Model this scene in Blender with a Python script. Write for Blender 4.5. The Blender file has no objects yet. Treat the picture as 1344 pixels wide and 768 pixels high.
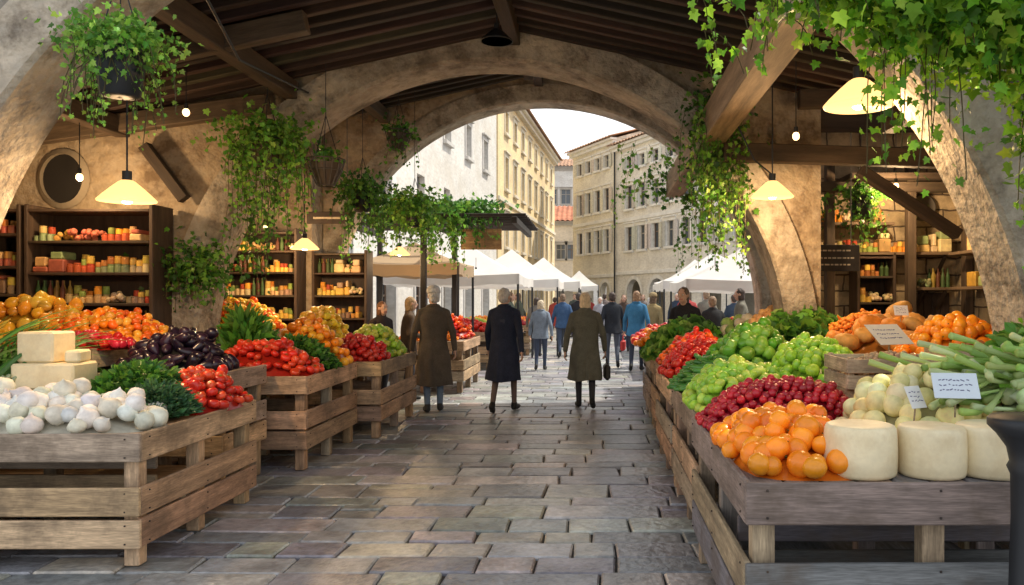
import bpy, math, random, numpy as np
from mathutils import Vector, Matrix, Euler
random.seed(7); np.random.seed(7)
S=bpy.context.scene
R=random.random
def U(a,b): return a+(b-a)*random.random()
# ------------------------------------------------------------ materials
def mat(name,col=None,rough=.7,ns=(4,4,4),na=.3,bump=.3,bs=None,bd=.01,coord='lc',trans=0,metal=0,spec=.5,emit=None,es=0,fine=.12,stain=None,stain2=None,simple=False):
    m=bpy.data.materials.new(name); m.use_nodes=True
    nt=m.node_tree; N=nt.nodes; L=nt.links; b=N['Principled BSDF']; out=N['Material Output']
    a=N.new('ShaderNodeAttribute'); a.attribute_name='Col'
    if coord=='lc':
        c=N.new('ShaderNodeAttribute'); c.attribute_name='lc'; cv=c.outputs['Vector']
    else:
        c=N.new('ShaderNodeTexCoord'); cv=c.outputs['Object']
    vm=N.new('ShaderNodeVectorMath'); vm.operation='SCALE'; vm.inputs['Scale'].default_value=1
    if col is None: L.new(a.outputs['Color'],vm.inputs[0])
    else: vm.inputs[0].default_value=col
    n2=None
    if not simple:
        mp=N.new('ShaderNodeMapping'); L.new(cv,mp.inputs[0]); mp.inputs['Scale'].default_value=ns
        n1=N.new('ShaderNodeTexNoise'); L.new(mp.outputs[0],n1.inputs['Vector']); n1.inputs['Scale'].default_value=1; n1.inputs['Detail'].default_value=3; n1.inputs['Roughness'].default_value=.6
        mr=N.new('ShaderNodeMapRange'); L.new(n1.outputs[0],mr.inputs[0]); mr.inputs[1].default_value=.3; mr.inputs[2].default_value=.7; mr.inputs[3].default_value=1-na; mr.inputs[4].default_value=1+na
        if fine or (bump and not bs):
            n2=N.new('ShaderNodeTexNoise'); L.new(mp.outputs[0],n2.inputs['Vector']); n2.inputs['Scale'].default_value=9; n2.inputs['Detail'].default_value=2
            mr2=N.new('ShaderNodeMapRange'); L.new(n2.outputs[0],mr2.inputs[0]); mr2.inputs[1].default_value=.3; mr2.inputs[2].default_value=.7; mr2.inputs[3].default_value=1-fine; mr2.inputs[4].default_value=1+fine
            mu=N.new('ShaderNodeMath'); mu.operation='MULTIPLY'; L.new(mr.outputs[0],mu.inputs[0]); L.new(mr2.outputs[0],mu.inputs[1]); L.new(mu.outputs[0],vm.inputs['Scale'])
        else: L.new(mr.outputs[0],vm.inputs['Scale'])
    last=vm.outputs[0]
    for st in (stain,stain2):
        if not st: continue
        n3=N.new('ShaderNodeTexNoise'); L.new(cv,n3.inputs['Vector']); n3.inputs['Scale'].default_value=st[1]; n3.inputs['Detail'].default_value=5; n3.inputs['Roughness'].default_value=.72
        r3=N.new('ShaderNodeMapRange'); L.new(n3.outputs[0],r3.inputs[0]); r3.inputs[1].default_value=.46; r3.inputs[2].default_value=.62; r3.inputs[3].default_value=0; r3.inputs[4].default_value=st[2]
        mx=N.new('ShaderNodeMix'); mx.data_type='RGBA'; L.new(r3.outputs[0],mx.inputs[0]); L.new(last,mx.inputs[6]); mx.inputs[7].default_value=(*st[0],1); last=mx.outputs[2]
    L.new(last,b.inputs['Base Color'])
    b.inputs['Roughness'].default_value=rough; b.inputs['Metallic'].default_value=metal; b.inputs['Specular IOR Level'].default_value=spec
    if bump and not simple:
        bn=N.new('ShaderNodeBump'); bn.inputs['Strength'].default_value=bump; bn.inputs['Distance'].default_value=bd
        if bs:
            n4=N.new('ShaderNodeTexNoise'); L.new(mp.outputs[0],n4.inputs['Vector']); n4.inputs['Scale'].default_value=bs; n4.inputs['Detail'].default_value=4; L.new(n4.outputs[0],bn.inputs['Height'])
        else: L.new(n2.outputs[0],bn.inputs['Height'])
        L.new(bn.outputs[0],b.inputs['Normal'])
    if emit: b.inputs['Emission Color'].default_value=(*emit,1); b.inputs['Emission Strength'].default_value=es
    if trans:
        t=N.new('ShaderNodeBsdfTranslucent'); L.new(last,t.inputs[0]); mxs=N.new('ShaderNodeMixShader'); mxs.inputs[0].default_value=trans
        L.new(b.outputs[0],mxs.inputs[1]); L.new(t.outputs[0],mxs.inputs[2]); L.new(mxs.outputs[0],out.inputs[0])
    return m
def blockmat(name,c1,c2,mortar,bw,bh,rough=.85,vary=.5,ms=.012):
    m=bpy.data.materials.new(name); m.use_nodes=True
    nt=m.node_tree; N=nt.nodes; L=nt.links; b=N['Principled BSDF']
    g=N.new('ShaderNodeNewGeometry'); sp=N.new('ShaderNodeSeparateXYZ'); L.new(g.outputs['Position'],sp.inputs[0])
    ad=N.new('ShaderNodeMath'); L.new(sp.outputs[0],ad.inputs[0]); L.new(sp.outputs[1],ad.inputs[1])
    cb=N.new('ShaderNodeCombineXYZ'); L.new(ad.outputs[0],cb.inputs[0]); L.new(sp.outputs[2],cb.inputs[1])
    nz=N.new('ShaderNodeTexNoise'); L.new(g.outputs['Position'],nz.inputs['Vector']); nz.inputs['Scale'].default_value=3; nz.inputs['Detail'].default_value=3
    vs=N.new('ShaderNodeVectorMath'); vs.operation='SCALE'; L.new(nz.outputs['Color'],vs.inputs[0]); vs.inputs['Scale'].default_value=.09
    va=N.new('ShaderNodeVectorMath'); L.new(cb.outputs[0],va.inputs[0]); L.new(vs.outputs[0],va.inputs[1])
    br=N.new('ShaderNodeTexBrick'); L.new(va.outputs[0],br.inputs['Vector']); br.inputs['Scale'].default_value=1
    br.inputs['Brick Width'].default_value=bw; br.inputs['Row Height'].default_value=bh; br.inputs['Mortar Size'].default_value=ms; br.inputs['Mortar Smooth'].default_value=.4
    br.inputs['Color1'].default_value=(*c1,1); br.inputs['Color2'].default_value=(*c2,1); br.inputs['Mortar'].default_value=(*mortar,1)
    n2=N.new('ShaderNodeTexNoise'); L.new(g.outputs['Position'],n2.inputs['Vector']); n2.inputs['Scale'].default_value=2.2; n2.inputs['Detail'].default_value=6; n2.inputs['Roughness'].default_value=.7
    mr=N.new('ShaderNodeMapRange'); L.new(n2.outputs[0],mr.inputs[0]); mr.inputs[1].default_value=.35; mr.inputs[2].default_value=.65; mr.inputs[3].default_value=1-vary; mr.inputs[4].default_value=1+vary*.7
    vm=N.new('ShaderNodeVectorMath'); vm.operation='SCALE'; L.new(br.outputs['Color'],vm.inputs[0]); L.new(mr.outputs[0],vm.inputs['Scale']); L.new(vm.outputs[0],b.inputs['Base Color'])
    b.inputs['Roughness'].default_value=rough
    mm=N.new('ShaderNodeMath'); mm.operation='MULTIPLY_ADD'; L.new(br.outputs['Fac'],mm.inputs[0]); mm.inputs[1].default_value=-1.2; L.new(n2.outputs[0],mm.inputs[2])
    bn=N.new('ShaderNodeBump'); bn.inputs['Strength'].default_value=.8; bn.inputs['Distance'].default_value=.03; L.new(mm.outputs[0],bn.inputs['Height']); L.new(bn.outputs[0],b.inputs['Normal'])
    return m
m_wood=mat('weathered_wood',rough=.75,ns=(1.6,18,18),na=.4,bump=.45,bd=.005,fine=.25,stain=((.10,.07,.045),2.4,.55))
m_dark=mat('dark_timber',rough=.7,ns=(1.5,14,14),na=.4,bump=.4,bd=.006)
m_paving=mat('paving_stone',rough=.30,ns=(2.6,2.6,2.6),na=.32,bump=.8,bd=.016,bs=7,fine=.2,spec=.85,stain=((.085,.09,.10),2.3,.6),stain2=((.50,.51,.53),5,.25))
m_ground=mat('ground_dirt',col=(.05,.045,.04),rough=.9,coord='obj',ns=(3,3,3))
m_plaster=mat('old_plaster',col=(.46,.36,.24),rough=.9,coord='obj',ns=(1.1,1.1,1.1),na=.4,bump=1,bd=.05,bs=8,stain=((.15,.10,.06),1.1,.9),stain2=((.50,.43,.34),3.1,.5))
m_rib=mat('arch_stone',col=(.46,.39,.30),rough=.85,coord='obj',ns=(1.5,1.5,1.5),na=.35,bump=1,bd=.035,bs=10,stain=((.14,.11,.08),2.2,.85),stain2=((.54,.49,.41),4.3,.5))
m_block=blockmat('limestone_blocks',(.52,.42,.28),(.38,.30,.19),(.11,.08,.06),.46,.22)
m_greyblock=blockmat('grey_stone_blocks',(.36,.32,.27),(.27,.235,.19),(.12,.10,.08),.62,.3,vary=.4,ms=.008)
m_fruit=mat('fruit_skin',rough=.28,ns=(14,14,14),na=.16,bump=0,fine=0,spec=.5)
m_matte=mat('vegetable_skin',rough=.6,ns=(12,12,12),na=.24,bump=0,fine=0)
m_leaf=mat('leaf_green',rough=.45,trans=.4,spec=.4,simple=True)
m_cloth=mat('coat_cloth',rough=.9,ns=(7,7,7),na=.18,bump=.4,bd=.006,spec=.2,coord='obj')
m_skin=mat('body_surface',rough=.6,coord='obj',spec=.3,simple=True)
m_hair=mat('hair_strands',rough=.6,ns=(60,60,8),na=.35,bump=.6,bd=.006,coord='obj')
m_metal=mat('dark_iron',col=(.03,.033,.038),rough=.5,metal=.4,simple=True)
m_canvas=mat('white_canvas',col=(.82,.80,.76),rough=.85,ns=(1.2,1.2,1.2),na=.08,bump=0,fine=0,trans=.35,coord='obj')
m_tan=mat('tan_canvas',col=(.5,.36,.22),rough=.85,ns=(1.2,1.2,1.2),na=.1,bump=0,fine=0,trans=.2,coord='obj')
m_cheese=mat('cheese_rind',rough=.45,ns=(5,5,5),na=.08,bump=.12,bd=.003,fine=.03,stain=((.62,.45,.22),7,.3))
m_paper=mat('paper_card',rough=.8,simple=True)
m_shade=mat('lamp_glass_lit',col=(.35,.22,.10),rough=.4,emit=(1,.58,.20),es=1.9,simple=True)
m_bulb=mat('bulb_lit',col=(1,.8,.5),rough=.3,emit=(1,.62,.26),es=6,simple=True)
m_glass=mat('window_glass',col=(.07,.085,.10),rough=.1,simple=True,spec=.8)
m_facade=mat('facade_plaster',rough=.9,ns=(.5,.5,1.2),na=.10,bump=.3,bd=.02,stain=((.50,.44,.35),.6,.4))
m_trim=mat('stone_trim',rough=.85,ns=(2,2,2),na=.12,bump=0,fine=0)
m_tile=mat('roof_tile',rough=.85,ns=(1.5,1.5,1.5),na=.35,bump=0,fine=0)
# ------------------------------------------------------------ mesh builder
class MB:
    def __init__(s): s.V=[];s.L=[];s.T=[];s.C=[];s.K=[];s.n=0
    def raw(s,v,l,t,col=(.5,.5,.5),lc=None):
        v=np.asarray(v,dtype=np.float32); l=np.asarray(l,dtype=np.int32); t=np.asarray(t,dtype=np.int32)
        s.V.append(v); s.L.append(l+s.n); s.T.append(t); c=np.ones((len(v),4),dtype=np.float32); c[:,:3]=np.maximum(col,0); s.C.append(c)
        s.K.append(v if lc is None else lc.astype(np.float32)); s.n+=len(v)
    def add(s,T,loc=(0,0,0),rot=None,sc=1,col=(.5,.5,.5)):
        v=T[0]*np.asarray(sc,dtype=float)
        lc=v+np.random.rand(3)*20
        if rot is not None: v=v@np.array(rot.to_3x3()).T
        s.raw(v+np.asarray(loc,dtype=float),T[1],T[2],col,lc)
    def build(s,name,mats,parent=None,smooth=False):
        me=bpy.data.meshes.new(name)
        V=np.concatenate(s.V);L=np.concatenate(s.L);T=np.concatenate(s.T);C=np.concatenate(s.C);K=np.concatenate(s.K)
        me.vertices.add(len(V)); me.vertices.foreach_set('co',V.ravel())
        me.loops.add(len(L)); me.loops.foreach_set('vertex_index',L)
        me.polygons.add(len(T)); st=np.concatenate([[0],np.cumsum(T)[:-1]]).astype(np.int32)
        me.polygons.foreach_set('loop_start',st); me.polygons.foreach_set('loop_total',T)
        me.polygons.foreach_set('use_smooth',np.full(len(T),smooth,dtype=bool))
        a=me.attributes.new('Col','FLOAT_COLOR','POINT'); a.data.foreach_set('color',C.ravel())
        k=me.attributes.new('lc','FLOAT_VECTOR','POINT'); k.data.foreach_set('vector',K.astype(np.float32).ravel())
        me.update(calc_edges=True); me.validate()
        me.materials.append(mats)
        o=bpy.data.objects.new(name,me); S.collection.objects.link(o)
        if parent: o.parent=parent
        return o
def empty(name,loc=(0,0,0),rz=0):
    e=bpy.data.objects.new(name,None); S.collection.objects.link(e); e.location=loc; e.rotation_euler=(0,0,rz); e.empty_display_size=.2; return e
def flat(faces): return [i for f in faces for i in f],[len(f) for f in faces]
def mk_cbox():
    idx={};v=[]
    for sx in(-1,1):
        for sy in(-1,1):
            for sz in(-1,1):
                for k in range(3): idx[(sx,sy,sz,k)]=len(v); v.append((sx,sy,sz,k))
    F=[]
    for k in range(3):
        a,b=[i for i in range(3) if i!=k]
        for s in(-1,1):
            f=[]
            for p,q in((-1,-1),(1,-1),(1,1),(-1,1)):
                g=[0,0,0];g[k]=s;g[a]=p;g[b]=q; f.append(idx[(*g,k)])
            F.append(f)
    for ax in range(3):
        b,c=[i for i in range(3) if i!=ax]
        for p in(-1,1):
            for q in(-1,1):
                g0=[0,0,0];g0[ax]=-1;g0[b]=p;g0[c]=q; g1=list(g0);g1[ax]=1
                F.append([idx[(*g0,b)],idx[(*g1,b)],idx[(*g1,c)],idx[(*g0,c)]])
    for sx in(-1,1):
        for sy in(-1,1):
            for sz in(-1,1): F.append([idx[(sx,sy,sz,k)] for k in range(3)])
    sg=np.array([x[:3] for x in v],float); ins=np.array([[0 if i==x[3] else 1 for i in range(3)] for x in v],float)
    ref=sg-sg*ins*.1
    G=[]
    for f in F:
        c=ref[f].mean(0); n=np.cross(ref[f[1]]-ref[f[0]],ref[f[2]]-ref[f[0]])
        G.append(f if np.dot(n,c)>0 else f[::-1])
    return sg,ins,*flat(G)
CB=mk_cbox()
def cbox(size,ch=.006):
    h=np.array(size)/2; ch=min(ch,h.min()*.8)
    return (CB[0]*h-CB[0]*CB[1]*ch,CB[2],CB[3])
AX={'x':Matrix.Identity(3),'y':Matrix(((0,-1,0),(1,0,0),(0,0,1))),'z':Matrix(((0,0,1),(0,1,0),(-1,0,0)))}
def bx(mb,x0,x1,y0,y1,z0,z1,col=(.5,.5,.5),ch=.006,j=0):
    s=[x1-x0,y1-y0,z1-z0]; c=((x0+x1)/2,(y0+y1)/2,(z0+z1)/2)
    k=int(np.argmax(s)); 
    if k==0: T=cbox(s,ch);r=AX['x']
    elif k==1: T=cbox((s[1],s[0],s[2]),ch);r=AX['y']
    else: T=cbox((s[2],s[1],s[0]),ch);r=AX['z']
    if j: r=Euler((U(-j,j),U(-j,j),U(-j,j))).to_matrix()@r
    mb.add(T,c,r,1,col)
def beam(mb,a,b,w,h,col,ch=.008):
    a=Vector(a);b=Vector(b);d=b-a; x=d.normalized(); up=Vector((0,0,1)) if abs(x.z)<.95 else Vector((0,1,0))
    y=up.cross(x).normalized(); z=x.cross(y); r=Matrix((x,y,z)).transposed()
    mb.add(cbox((d.length,w,h),ch),(a+b)/2,r,1,col)
def tube(mb,pts,r,col=(.1,.1,.1),n=8,caps=True):
    pts=[Vector(p) for p in pts]; rr=r if isinstance(r,(list,tuple)) else [r]*len(pts)
    v=[];F=[]; pa=None
    for i,p in enumerate(pts):
        t=(pts[min(i+1,len(pts)-1)]-pts[max(i-1,0)]).normalized()
        if pa is None: pa=t.orthogonal().normalized()
        pa=(pa-t*pa.dot(t)); pa=pa.normalized() if pa.length>1e-5 else t.orthogonal().normalized()
        pb=t.cross(pa)
        for k in range(n):
            a=2*math.pi*k/n; v.append(p+(pa*math.cos(a)+pb*math.sin(a))*rr[i])
    for i in range(len(pts)-1):
        for k in range(n): F.append((i*n+k,i*n+(k+1)%n,(i+1)*n+(k+1)%n,(i+1)*n+k))
    if caps: F.append(tuple(range(n))[::-1]); F.append(tuple((len(pts)-1)*n+k for k in range(n)))
    l,t=flat(F); mb.raw([tuple(q) for q in v],l,t,col,None)
def lathe(prof,n=12,lobes=0,amp=0,bend=0):
    v=[];F=[];m=len(prof)
    for i,(r,z) in enumerate(prof):
        for k in range(n):
            a=2*math.pi*k/n; q=r*(1+amp*math.cos(lobes*a)); v.append((q*math.cos(a)+bend*z*z,q*math.sin(a),z))
    for i in range(m-1):
        for k in range(n): F.append((i*n+k,i*n+(k+1)%n,(i+1)*n+(k+1)%n,(i+1)*n+k))
    F.append(tuple(range(n))[::-1]); F.append(tuple((m-1)*n+k for k in range(n)))
    return (np.array(v),*flat(F))
def sph(n=12,m=9,sz=1,dim=0,pw=1,lobes=0,amp=0,top=1,bend=0):
    p=[]
    for i in range(m+1):
        a=math.pi*(i+.25)/(m+.5); r=math.sin(a)**pw; z=-math.cos(a); z*=1-dim*math.exp(-(r/.4)**2)
        if z>0: r*=top+(1-top)*(1-z)
        p.append((r,z*sz))
    return lathe(p,n,lobes,amp,bend)
T_orange=sph(14,10,.96,.08); T_tom=sph(14,9,.78,.25,.9,5,.04); T_apple=sph(12,9,.92,.28,1,0,0); T_small=sph(9,6,.95,.1)
T_lemon=lathe([(.08,-1.25),(.2,-1.15),(.55,-.9),(.9,-.45),(1,0),(.9,.45),(.55,.9),(.22,1.12),(.08,1.22)],12)
T_pep=sph(14,9,1.25,.3,.75,4,.1,.8); T_egg=lathe([(.1,-1.6),(.5,-1.5),(.85,-1.15),(1,-.6),(.92,0),(.7,.6),(.5,1.1),(.35,1.4),(.12,1.5)],12,bend=.12)
T_bulb=lathe([(.12,-.82),(.45,-.78),(.82,-.5),(1,-.05),(.95,.35),(.7,.68),(.38,.9),(.16,1.12),(.07,1.3)],14,5,.05)
T_pump=sph(20,10,.68,.3,.8,10,.07); T_carrot=lathe([(.05,-4.5),(.3,-3.6),(.55,-2),(.8,-.5),(1,1),(.9,1.7),(.3,1.9)],8,bend=.03)
T_cuc=lathe([(.2,-4),(.7,-3.7),(.95,-2.5),(1,0),(.95,2.5),(.7,3.7),(.25,4)],9,bend=.03)
T_ban=lathe([(.12,-4.6),(.4,-4),(.85,-3),(1,-1.5),(1,0),(1,1.5),(.85,3),(.4,4),(.25,4.6),(.22,5.3)],7,bend=.09)
T_cab=sph(16,12,.9,.1,.9,7,.05); T_pot=sph(10,7,1.5,0,.85,3,.06,1,.1)
def star(n=5,r=.55,z=.75):
    v=[(0,0,z-.02)];F=[]
    for k in range(n):
        a=2*math.pi*k/n; v+= [(.12*math.cos(a-.5),.12*math.sin(a-.5),z+.02),(r*math.cos(a),r*math.sin(a),z-.12),(.12*math.cos(a+.5),.12*math.sin(a+.5),z+.02)]
        b=1+3*k; F.append((0,b,b+1,b+2))
    v+=[(.05,0,z),(-.03,.05,z),(-.03,-.05,z),(.06,.02,z+.3)]; b=len(v)-4; F+= [(b,b+1,b+3),(b+1,b+2,b+3),(b+2,b,b+3)]
    return (np.array(v),*flat(F))
T_star=star(); T_starp=star(5,.3,1.0); T_dot=star(4,.12,.88)
ivo=[(0,0),(.22,-.12),(.5,.05),(.36,.28),(.58,.55),(.28,.58),(0,1.05)]
def leafT(o,fold=.14):
    v=[(0,0,0),(0,.45,0),(0,o[-1][1],-.15)];F=[]
    for s in(1,-1):
        b=len(v); v+=[(s*x,y,fold*abs(x)*1.2-.12*y*y) for x,y in o[1:-1]]; ids=list(range(b,b+len(o)-2)); ch=[0]+ids+[2]
        for i in range(len(ch)-1): F.append((1,ch[i],ch[i+1]) if s==1 else (1,ch[i+1],ch[i]))
    return (np.array(v),*flat(F))
T_ivy=leafT(ivo); T_leaf=leafT([(0,0),(.2,.1),(.34,.35),(.32,.62),(.16,.88),(0,1.05)],.25)
T_thin=(T_leaf[0]*np.array([.5,1,.6]),T_leaf[1],T_leaf[2])
T_lett=leafT([(0,0),(.15,.1),(.5,.35),(.42,.5),(.62,.7),(.4,.85),(.3,1.02),(0,1.05)],.5)
def blade(n=6,w=.03,L=1,curl=.5):
    v=[];F=[]
    for i in range(n+1):
        t=i/n; a=curl*t*t*1.8; ww=w*(1-t**2)*.9+.002; y=L*math.sin(a)*t*.8; z=L*t*math.cos(a*.7); v+=[(-ww,y,z),(0,y-ww*.5,z),(ww,y,z)]
    for i in range(n):
        for k in range(2): a=i*3+k; F.append((a,a+1,a+4,a+3))
    return (np.array(v),*flat(F))
T_blade=blade()
def jit(c,a=.15):
    s=1+U(-a,a); return tuple(max(0,x*s*(1+U(-a,a)*.4)) for x in c)
def rrot(t=3.14): return Euler((U(-t,t),U(-t,t),U(-3.14,3.14))).to_matrix()
# ------------------------------------------------------------ produce heaps
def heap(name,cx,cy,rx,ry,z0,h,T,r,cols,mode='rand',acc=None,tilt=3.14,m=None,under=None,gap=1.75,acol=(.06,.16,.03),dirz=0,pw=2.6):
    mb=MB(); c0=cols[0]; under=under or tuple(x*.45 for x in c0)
    def sf(x,y):
        d=(abs((x-cx)/rx)**pw+abs((y-cy)/ry)**pw); return z0+h*(1-d**.8)
    n=24;v=[(cx,cy,z0+h-r*.9)];F=[]
    rings=6
    for i in range(1,rings+1):
        for k in range(n):
            a=2*math.pi*k/n; q=(abs(math.cos(a))**pw+abs(math.sin(a))**pw)**(-1/pw)*i/rings*.97
            x=cx+rx*q*math.cos(a);y=cy+ry*q*math.sin(a); v.append((x,y,max(sf(x,y)-r*.8,z0-.02)))
    for k in range(n): F.append((0,1+k,1+(k+1)%n))
    for i in range(rings-1):
        for k in range(n): a=1+i*n+k;b=1+i*n+(k+1)%n; F.append((a,a+n,b+n,b))
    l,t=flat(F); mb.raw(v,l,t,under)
    sx=r*gap; j=0; y=cy-ry
    while y<cy+ry+.001:
        x=cx-rx+(sx/2 if j%2 else 0)
        while x<cx+rx+.001:
            px=x+U(-.4,.4)*r; py=y+U(-.4,.4)*r
            d=(abs((px-cx)/rx)**pw+abs((py-cy)/ry)**pw)
            if d<1.06:
                s=r*U(.8,1.14); z=sf(px,py)+U(-.3,.45)*r
                z=max(z,z0+s*.7)
                if mode=='rand': ro=rrot(tilt)
                elif mode=='up': ro=rrot(.6)
                else: ro=Euler((math.pi/2+U(-.25,.25),U(-.2,.2),dirz+U(-.35,.35))).to_matrix()
                c=jit(random.choice(cols),.18)
                mb.add(T,(px,py,z),ro,(s*U(.93,1.05),s,s*U(.88,1.06)),c)
                if acc is not None and R()<.75: mb.add(acc,(px,py,z),ro,s*1.02,jit(acol,.3))
                if R()<.13 and d<.6: mb.add(T,(px+r*.5,py+r*.4,z+r*.9),rrot(tilt),s,jit(random.choice(cols),.12))
            x+=sx
        y+=sx*.87*(1 if mode!='long' else 2.2); j+=1
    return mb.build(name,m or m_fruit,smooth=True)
def greens(name,cx,cy,rx,ry,z0,h,n,size,cols,T=None,up=.7):
    mb=MB(); T=T or T_lett
    for i in range(n):
        a=U(0,6.28);q=math.sqrt(R()); x=cx+rx*q*math.cos(a);y=cy+ry*q*math.sin(a); zz=z0+h*(1-q**2.4)*U(.35,1)
        out=Vector((math.cos(a)*(.3+q)+U(-.6,.6),math.sin(a)*(.3+q)+U(-.6,.6),U(-.1,up*1.6)))
        ro=Vector((0,1,0)).rotation_difference(out).to_matrix()@Euler((0,U(-1.5,1.5),0)).to_matrix()
        mb.add(T,(x,y,zz),ro,size*U(.6,1.25),jit(random.choice(cols),.35))
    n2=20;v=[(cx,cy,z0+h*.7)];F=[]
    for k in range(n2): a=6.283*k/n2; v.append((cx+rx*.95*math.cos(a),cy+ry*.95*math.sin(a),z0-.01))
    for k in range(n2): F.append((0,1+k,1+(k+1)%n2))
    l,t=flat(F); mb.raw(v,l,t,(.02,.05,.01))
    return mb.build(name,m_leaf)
G1=(.09,.25,.04);G2=(.15,.34,.05);G3=(.05,.15,.035);G4=(.24,.42,.08)
RED=(.66,.03,.015);RED2=(.55,.02,.015);ORA=(.95,.28,.012);YEL=(.88,.52,.04);LIM=(.36,.6,.05);CHE=(.42,.01,.025);WHT=(.82,.79,.70);PALE=(.85,.76,.36);PUR=(.012,.006,.016);ORR=(.85,.14,.015)
# ------------------------------------------------------------ ground & paving
mb=MB(); mb.raw([(-300,-100,-.03),(300,-100,-.03),(300,500,-.03),(-300,500,-.03)],[0,1,2,3],[4],(.1,.1,.1)); mb.build('ground',m_ground)
mb=MB(); y=-1.0
def slab(x,y,w,d,c):
    g=U(.007,.020); T=cbox((w-g,d-g,.06),.011); vv=T[0].copy(); sk=U(-.06,.06); vv[:,0]+=vv[:,1]*sk; vv[:,1]+=vv[:,0]*U(-.018,.018)
    vv[:,:2]+=np.sign(vv[:,:2])*0; 
    mb.add((vv,T[1],T[2]),(x+w/2,y+d/2+U(-.005,.005),-.03+U(-.009,.003)),Euler((U(-.011,.011),U(-.010,.010),U(-.010,.010))).to_matrix(),1,c)
SC=[(.33,.345,.365),(.27,.28,.30),(.42,.43,.44),(.30,.31,.335),(.40,.39,.37),(.22,.23,.245),(.36,.35,.33)]
while y<75:
    d=U(.22,.46); x=-8.5+U(-.6,0)
    while x<9:
        w=U(.32,.95)*(1 if d>.32 else .85); c=jit(random.choice(SC),.2)
        if R()<.02: c=(.62,.56,.46)
        if R()<.2 and y<30 and d>.34:
            k=U(.35,.65); slab(x,y,w,d*k,c); 
            if R()<.5: slab(x,y+d*k,w,d*(1-k),jit(c,.15))
            else: q=U(.35,.65); slab(x,y+d*k,w*q,d*(1-k),jit(c,.15)); slab(x+w*q,y+d*k,w*(1-q),d*(1-k),jit(c,.15))
        else: slab(x,y,w,d,c)
        x+=w
    y+=d
mb.build('stone_paving',m_paving)
# ------------------------------------------------------------ arches / hall
XR=-.9
def arch(name,cx,cz,Rr,y0,y1,xa,xb,ztop,rib,ribw,slope=.22,matw=m_plaster):
    e=empty(name,(0,0,0)); mb=MB(); n=56
    zt=lambda x: ztop-slope*abs(x-XR)
    Ri=Rr+.02
    pts=[(cx-Ri*math.cos(math.pi*i/n),cz+Ri*math.sin(math.pi*i/n)) for i in range(n+1)]
    v=[];F=[]
    for (x,z) in pts: v+=[(x,y0,z),(x,y0,max(zt(x),z+.01)),(x,y1,z),(x,y1,max(zt(x),z+.01))]
    for i in range(n):
        a=4*i;b=a+4; F+=[(a,b,b+1,a+1),(a+2,a+3,b+3,b+2),(a,a+2,b+2,b)]
    l,t=flat(F); mb.raw(v,l,t)
    for xs,xe in((xa,pts[0][0]),(pts[-1][0],xb)):
        z1,z2=zt(xs),zt(xe)
        v=[(xs,y0,-.02),(xe,y0,-.02),(xe,y0,z2),(xs,y0,z1),(xs,y1,-.02),(xe,y1,-.02),(xe,y1,z2),(xs,y1,z1)]
        l,t=flat([(0,1,2,3),(5,4,7,6),(4,0,3,7),(1,5,6,2)]); mb.raw(v,l,t)
    mb.build('arch_wall',matw,e)
    mb=MB(); v=[];F=[]
    ya=y0-ribw;yb=y1+ribw
    seq=[(cx-Rr,-.02,cx-Rr-rib,-.02)]+[(cx-Rr*math.cos(math.pi*i/n),cz+Rr*math.sin(math.pi*i/n),cx-(Rr+rib)*math.cos(math.pi*i/n),cz+(Rr+rib)*math.sin(math.pi*i/n)) for i in range(n+1)]+[(cx+Rr,-.02,cx+Rr+rib,-.02)]
    ch=.03
    for (xi,zi,xo,zo) in seq:
        dx=(xo-xi)/rib;dz=(zo-zi)/rib
        v+=[(xo,ya,zo),(xi+dx*ch,ya,zi+dz*ch),(xi,ya+ch,zi),(xi,yb-ch,zi),(xi+dx*ch,yb,zi+dz*ch),(xo,yb,zo)]
    for i in range(len(seq)-1):
        for k in range(6):
            a=6*i+k;b=6*i+(k+1)%6; F.append((a,b,b+6,a+6))
    l,t=flat(F); mb.raw(v,l,t); mb.build('arch_rib',m_rib,e)
    return e
arch('stone_arch',-.77,.8,3.55,5.0,5.45,-9,8,4.85,.36,.05,matw=m_greyblock)
arch('stone_arch',-1.15,.95,3.32,9.0,9.4,-7,2.56,4.80,.36,.10)
arch('stone_arch',-.81,1.28,3.52,13.0,13.4,-7,5.3,5.40,.30,.05)
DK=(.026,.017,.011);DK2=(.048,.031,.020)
e=empty('timber_roof'); mb=MB()
def roof_bay(y0,y1,zr,xl,xr):
    s=.22
    for side in(-1,1):
        xe=xl if side<0 else xr; ze=zr-s*abs(xe-XR)
        y=y0+.10
        while y<y1-.05:
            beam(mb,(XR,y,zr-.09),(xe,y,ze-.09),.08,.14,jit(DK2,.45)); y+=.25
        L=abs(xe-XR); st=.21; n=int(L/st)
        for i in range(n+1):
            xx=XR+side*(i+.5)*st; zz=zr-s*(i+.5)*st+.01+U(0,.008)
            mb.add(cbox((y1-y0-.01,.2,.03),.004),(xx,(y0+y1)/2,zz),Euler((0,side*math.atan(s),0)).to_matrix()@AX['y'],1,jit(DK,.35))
        v=[(XR,y0,zr+.06),(xe+side*.5,y0,ze-.05),(xe+side*.5,y1,ze-.05),(XR,y1,zr+.06)]
        mb.raw([*v,*[(a,b,c+.08) for a,b,c in v]],*flat([(0,1,2,3),(4,7,6,5),(0,4,5,1),(1,5,6,2),(2,6,7,3)]),(.12,.06,.04))
        for px in ([-3.4,-5.3] if side<0 else [3.3]):
            pz=zr-s*abs(px-XR)-.26; beam(mb,(px,y0+.02,pz),(px,y1-.02,pz),.16,.2,jit((.08,.055,.035),.1))
    beam(mb,(XR,y0+.02,zr-.2),(XR,y1-.02,zr-.2),.14,.22,DK2)
roof_bay(5.47,8.98,4.74,-6.9,6.2); roof_bay(9.42,12.98,5.36,-6.9,5.3)
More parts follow.
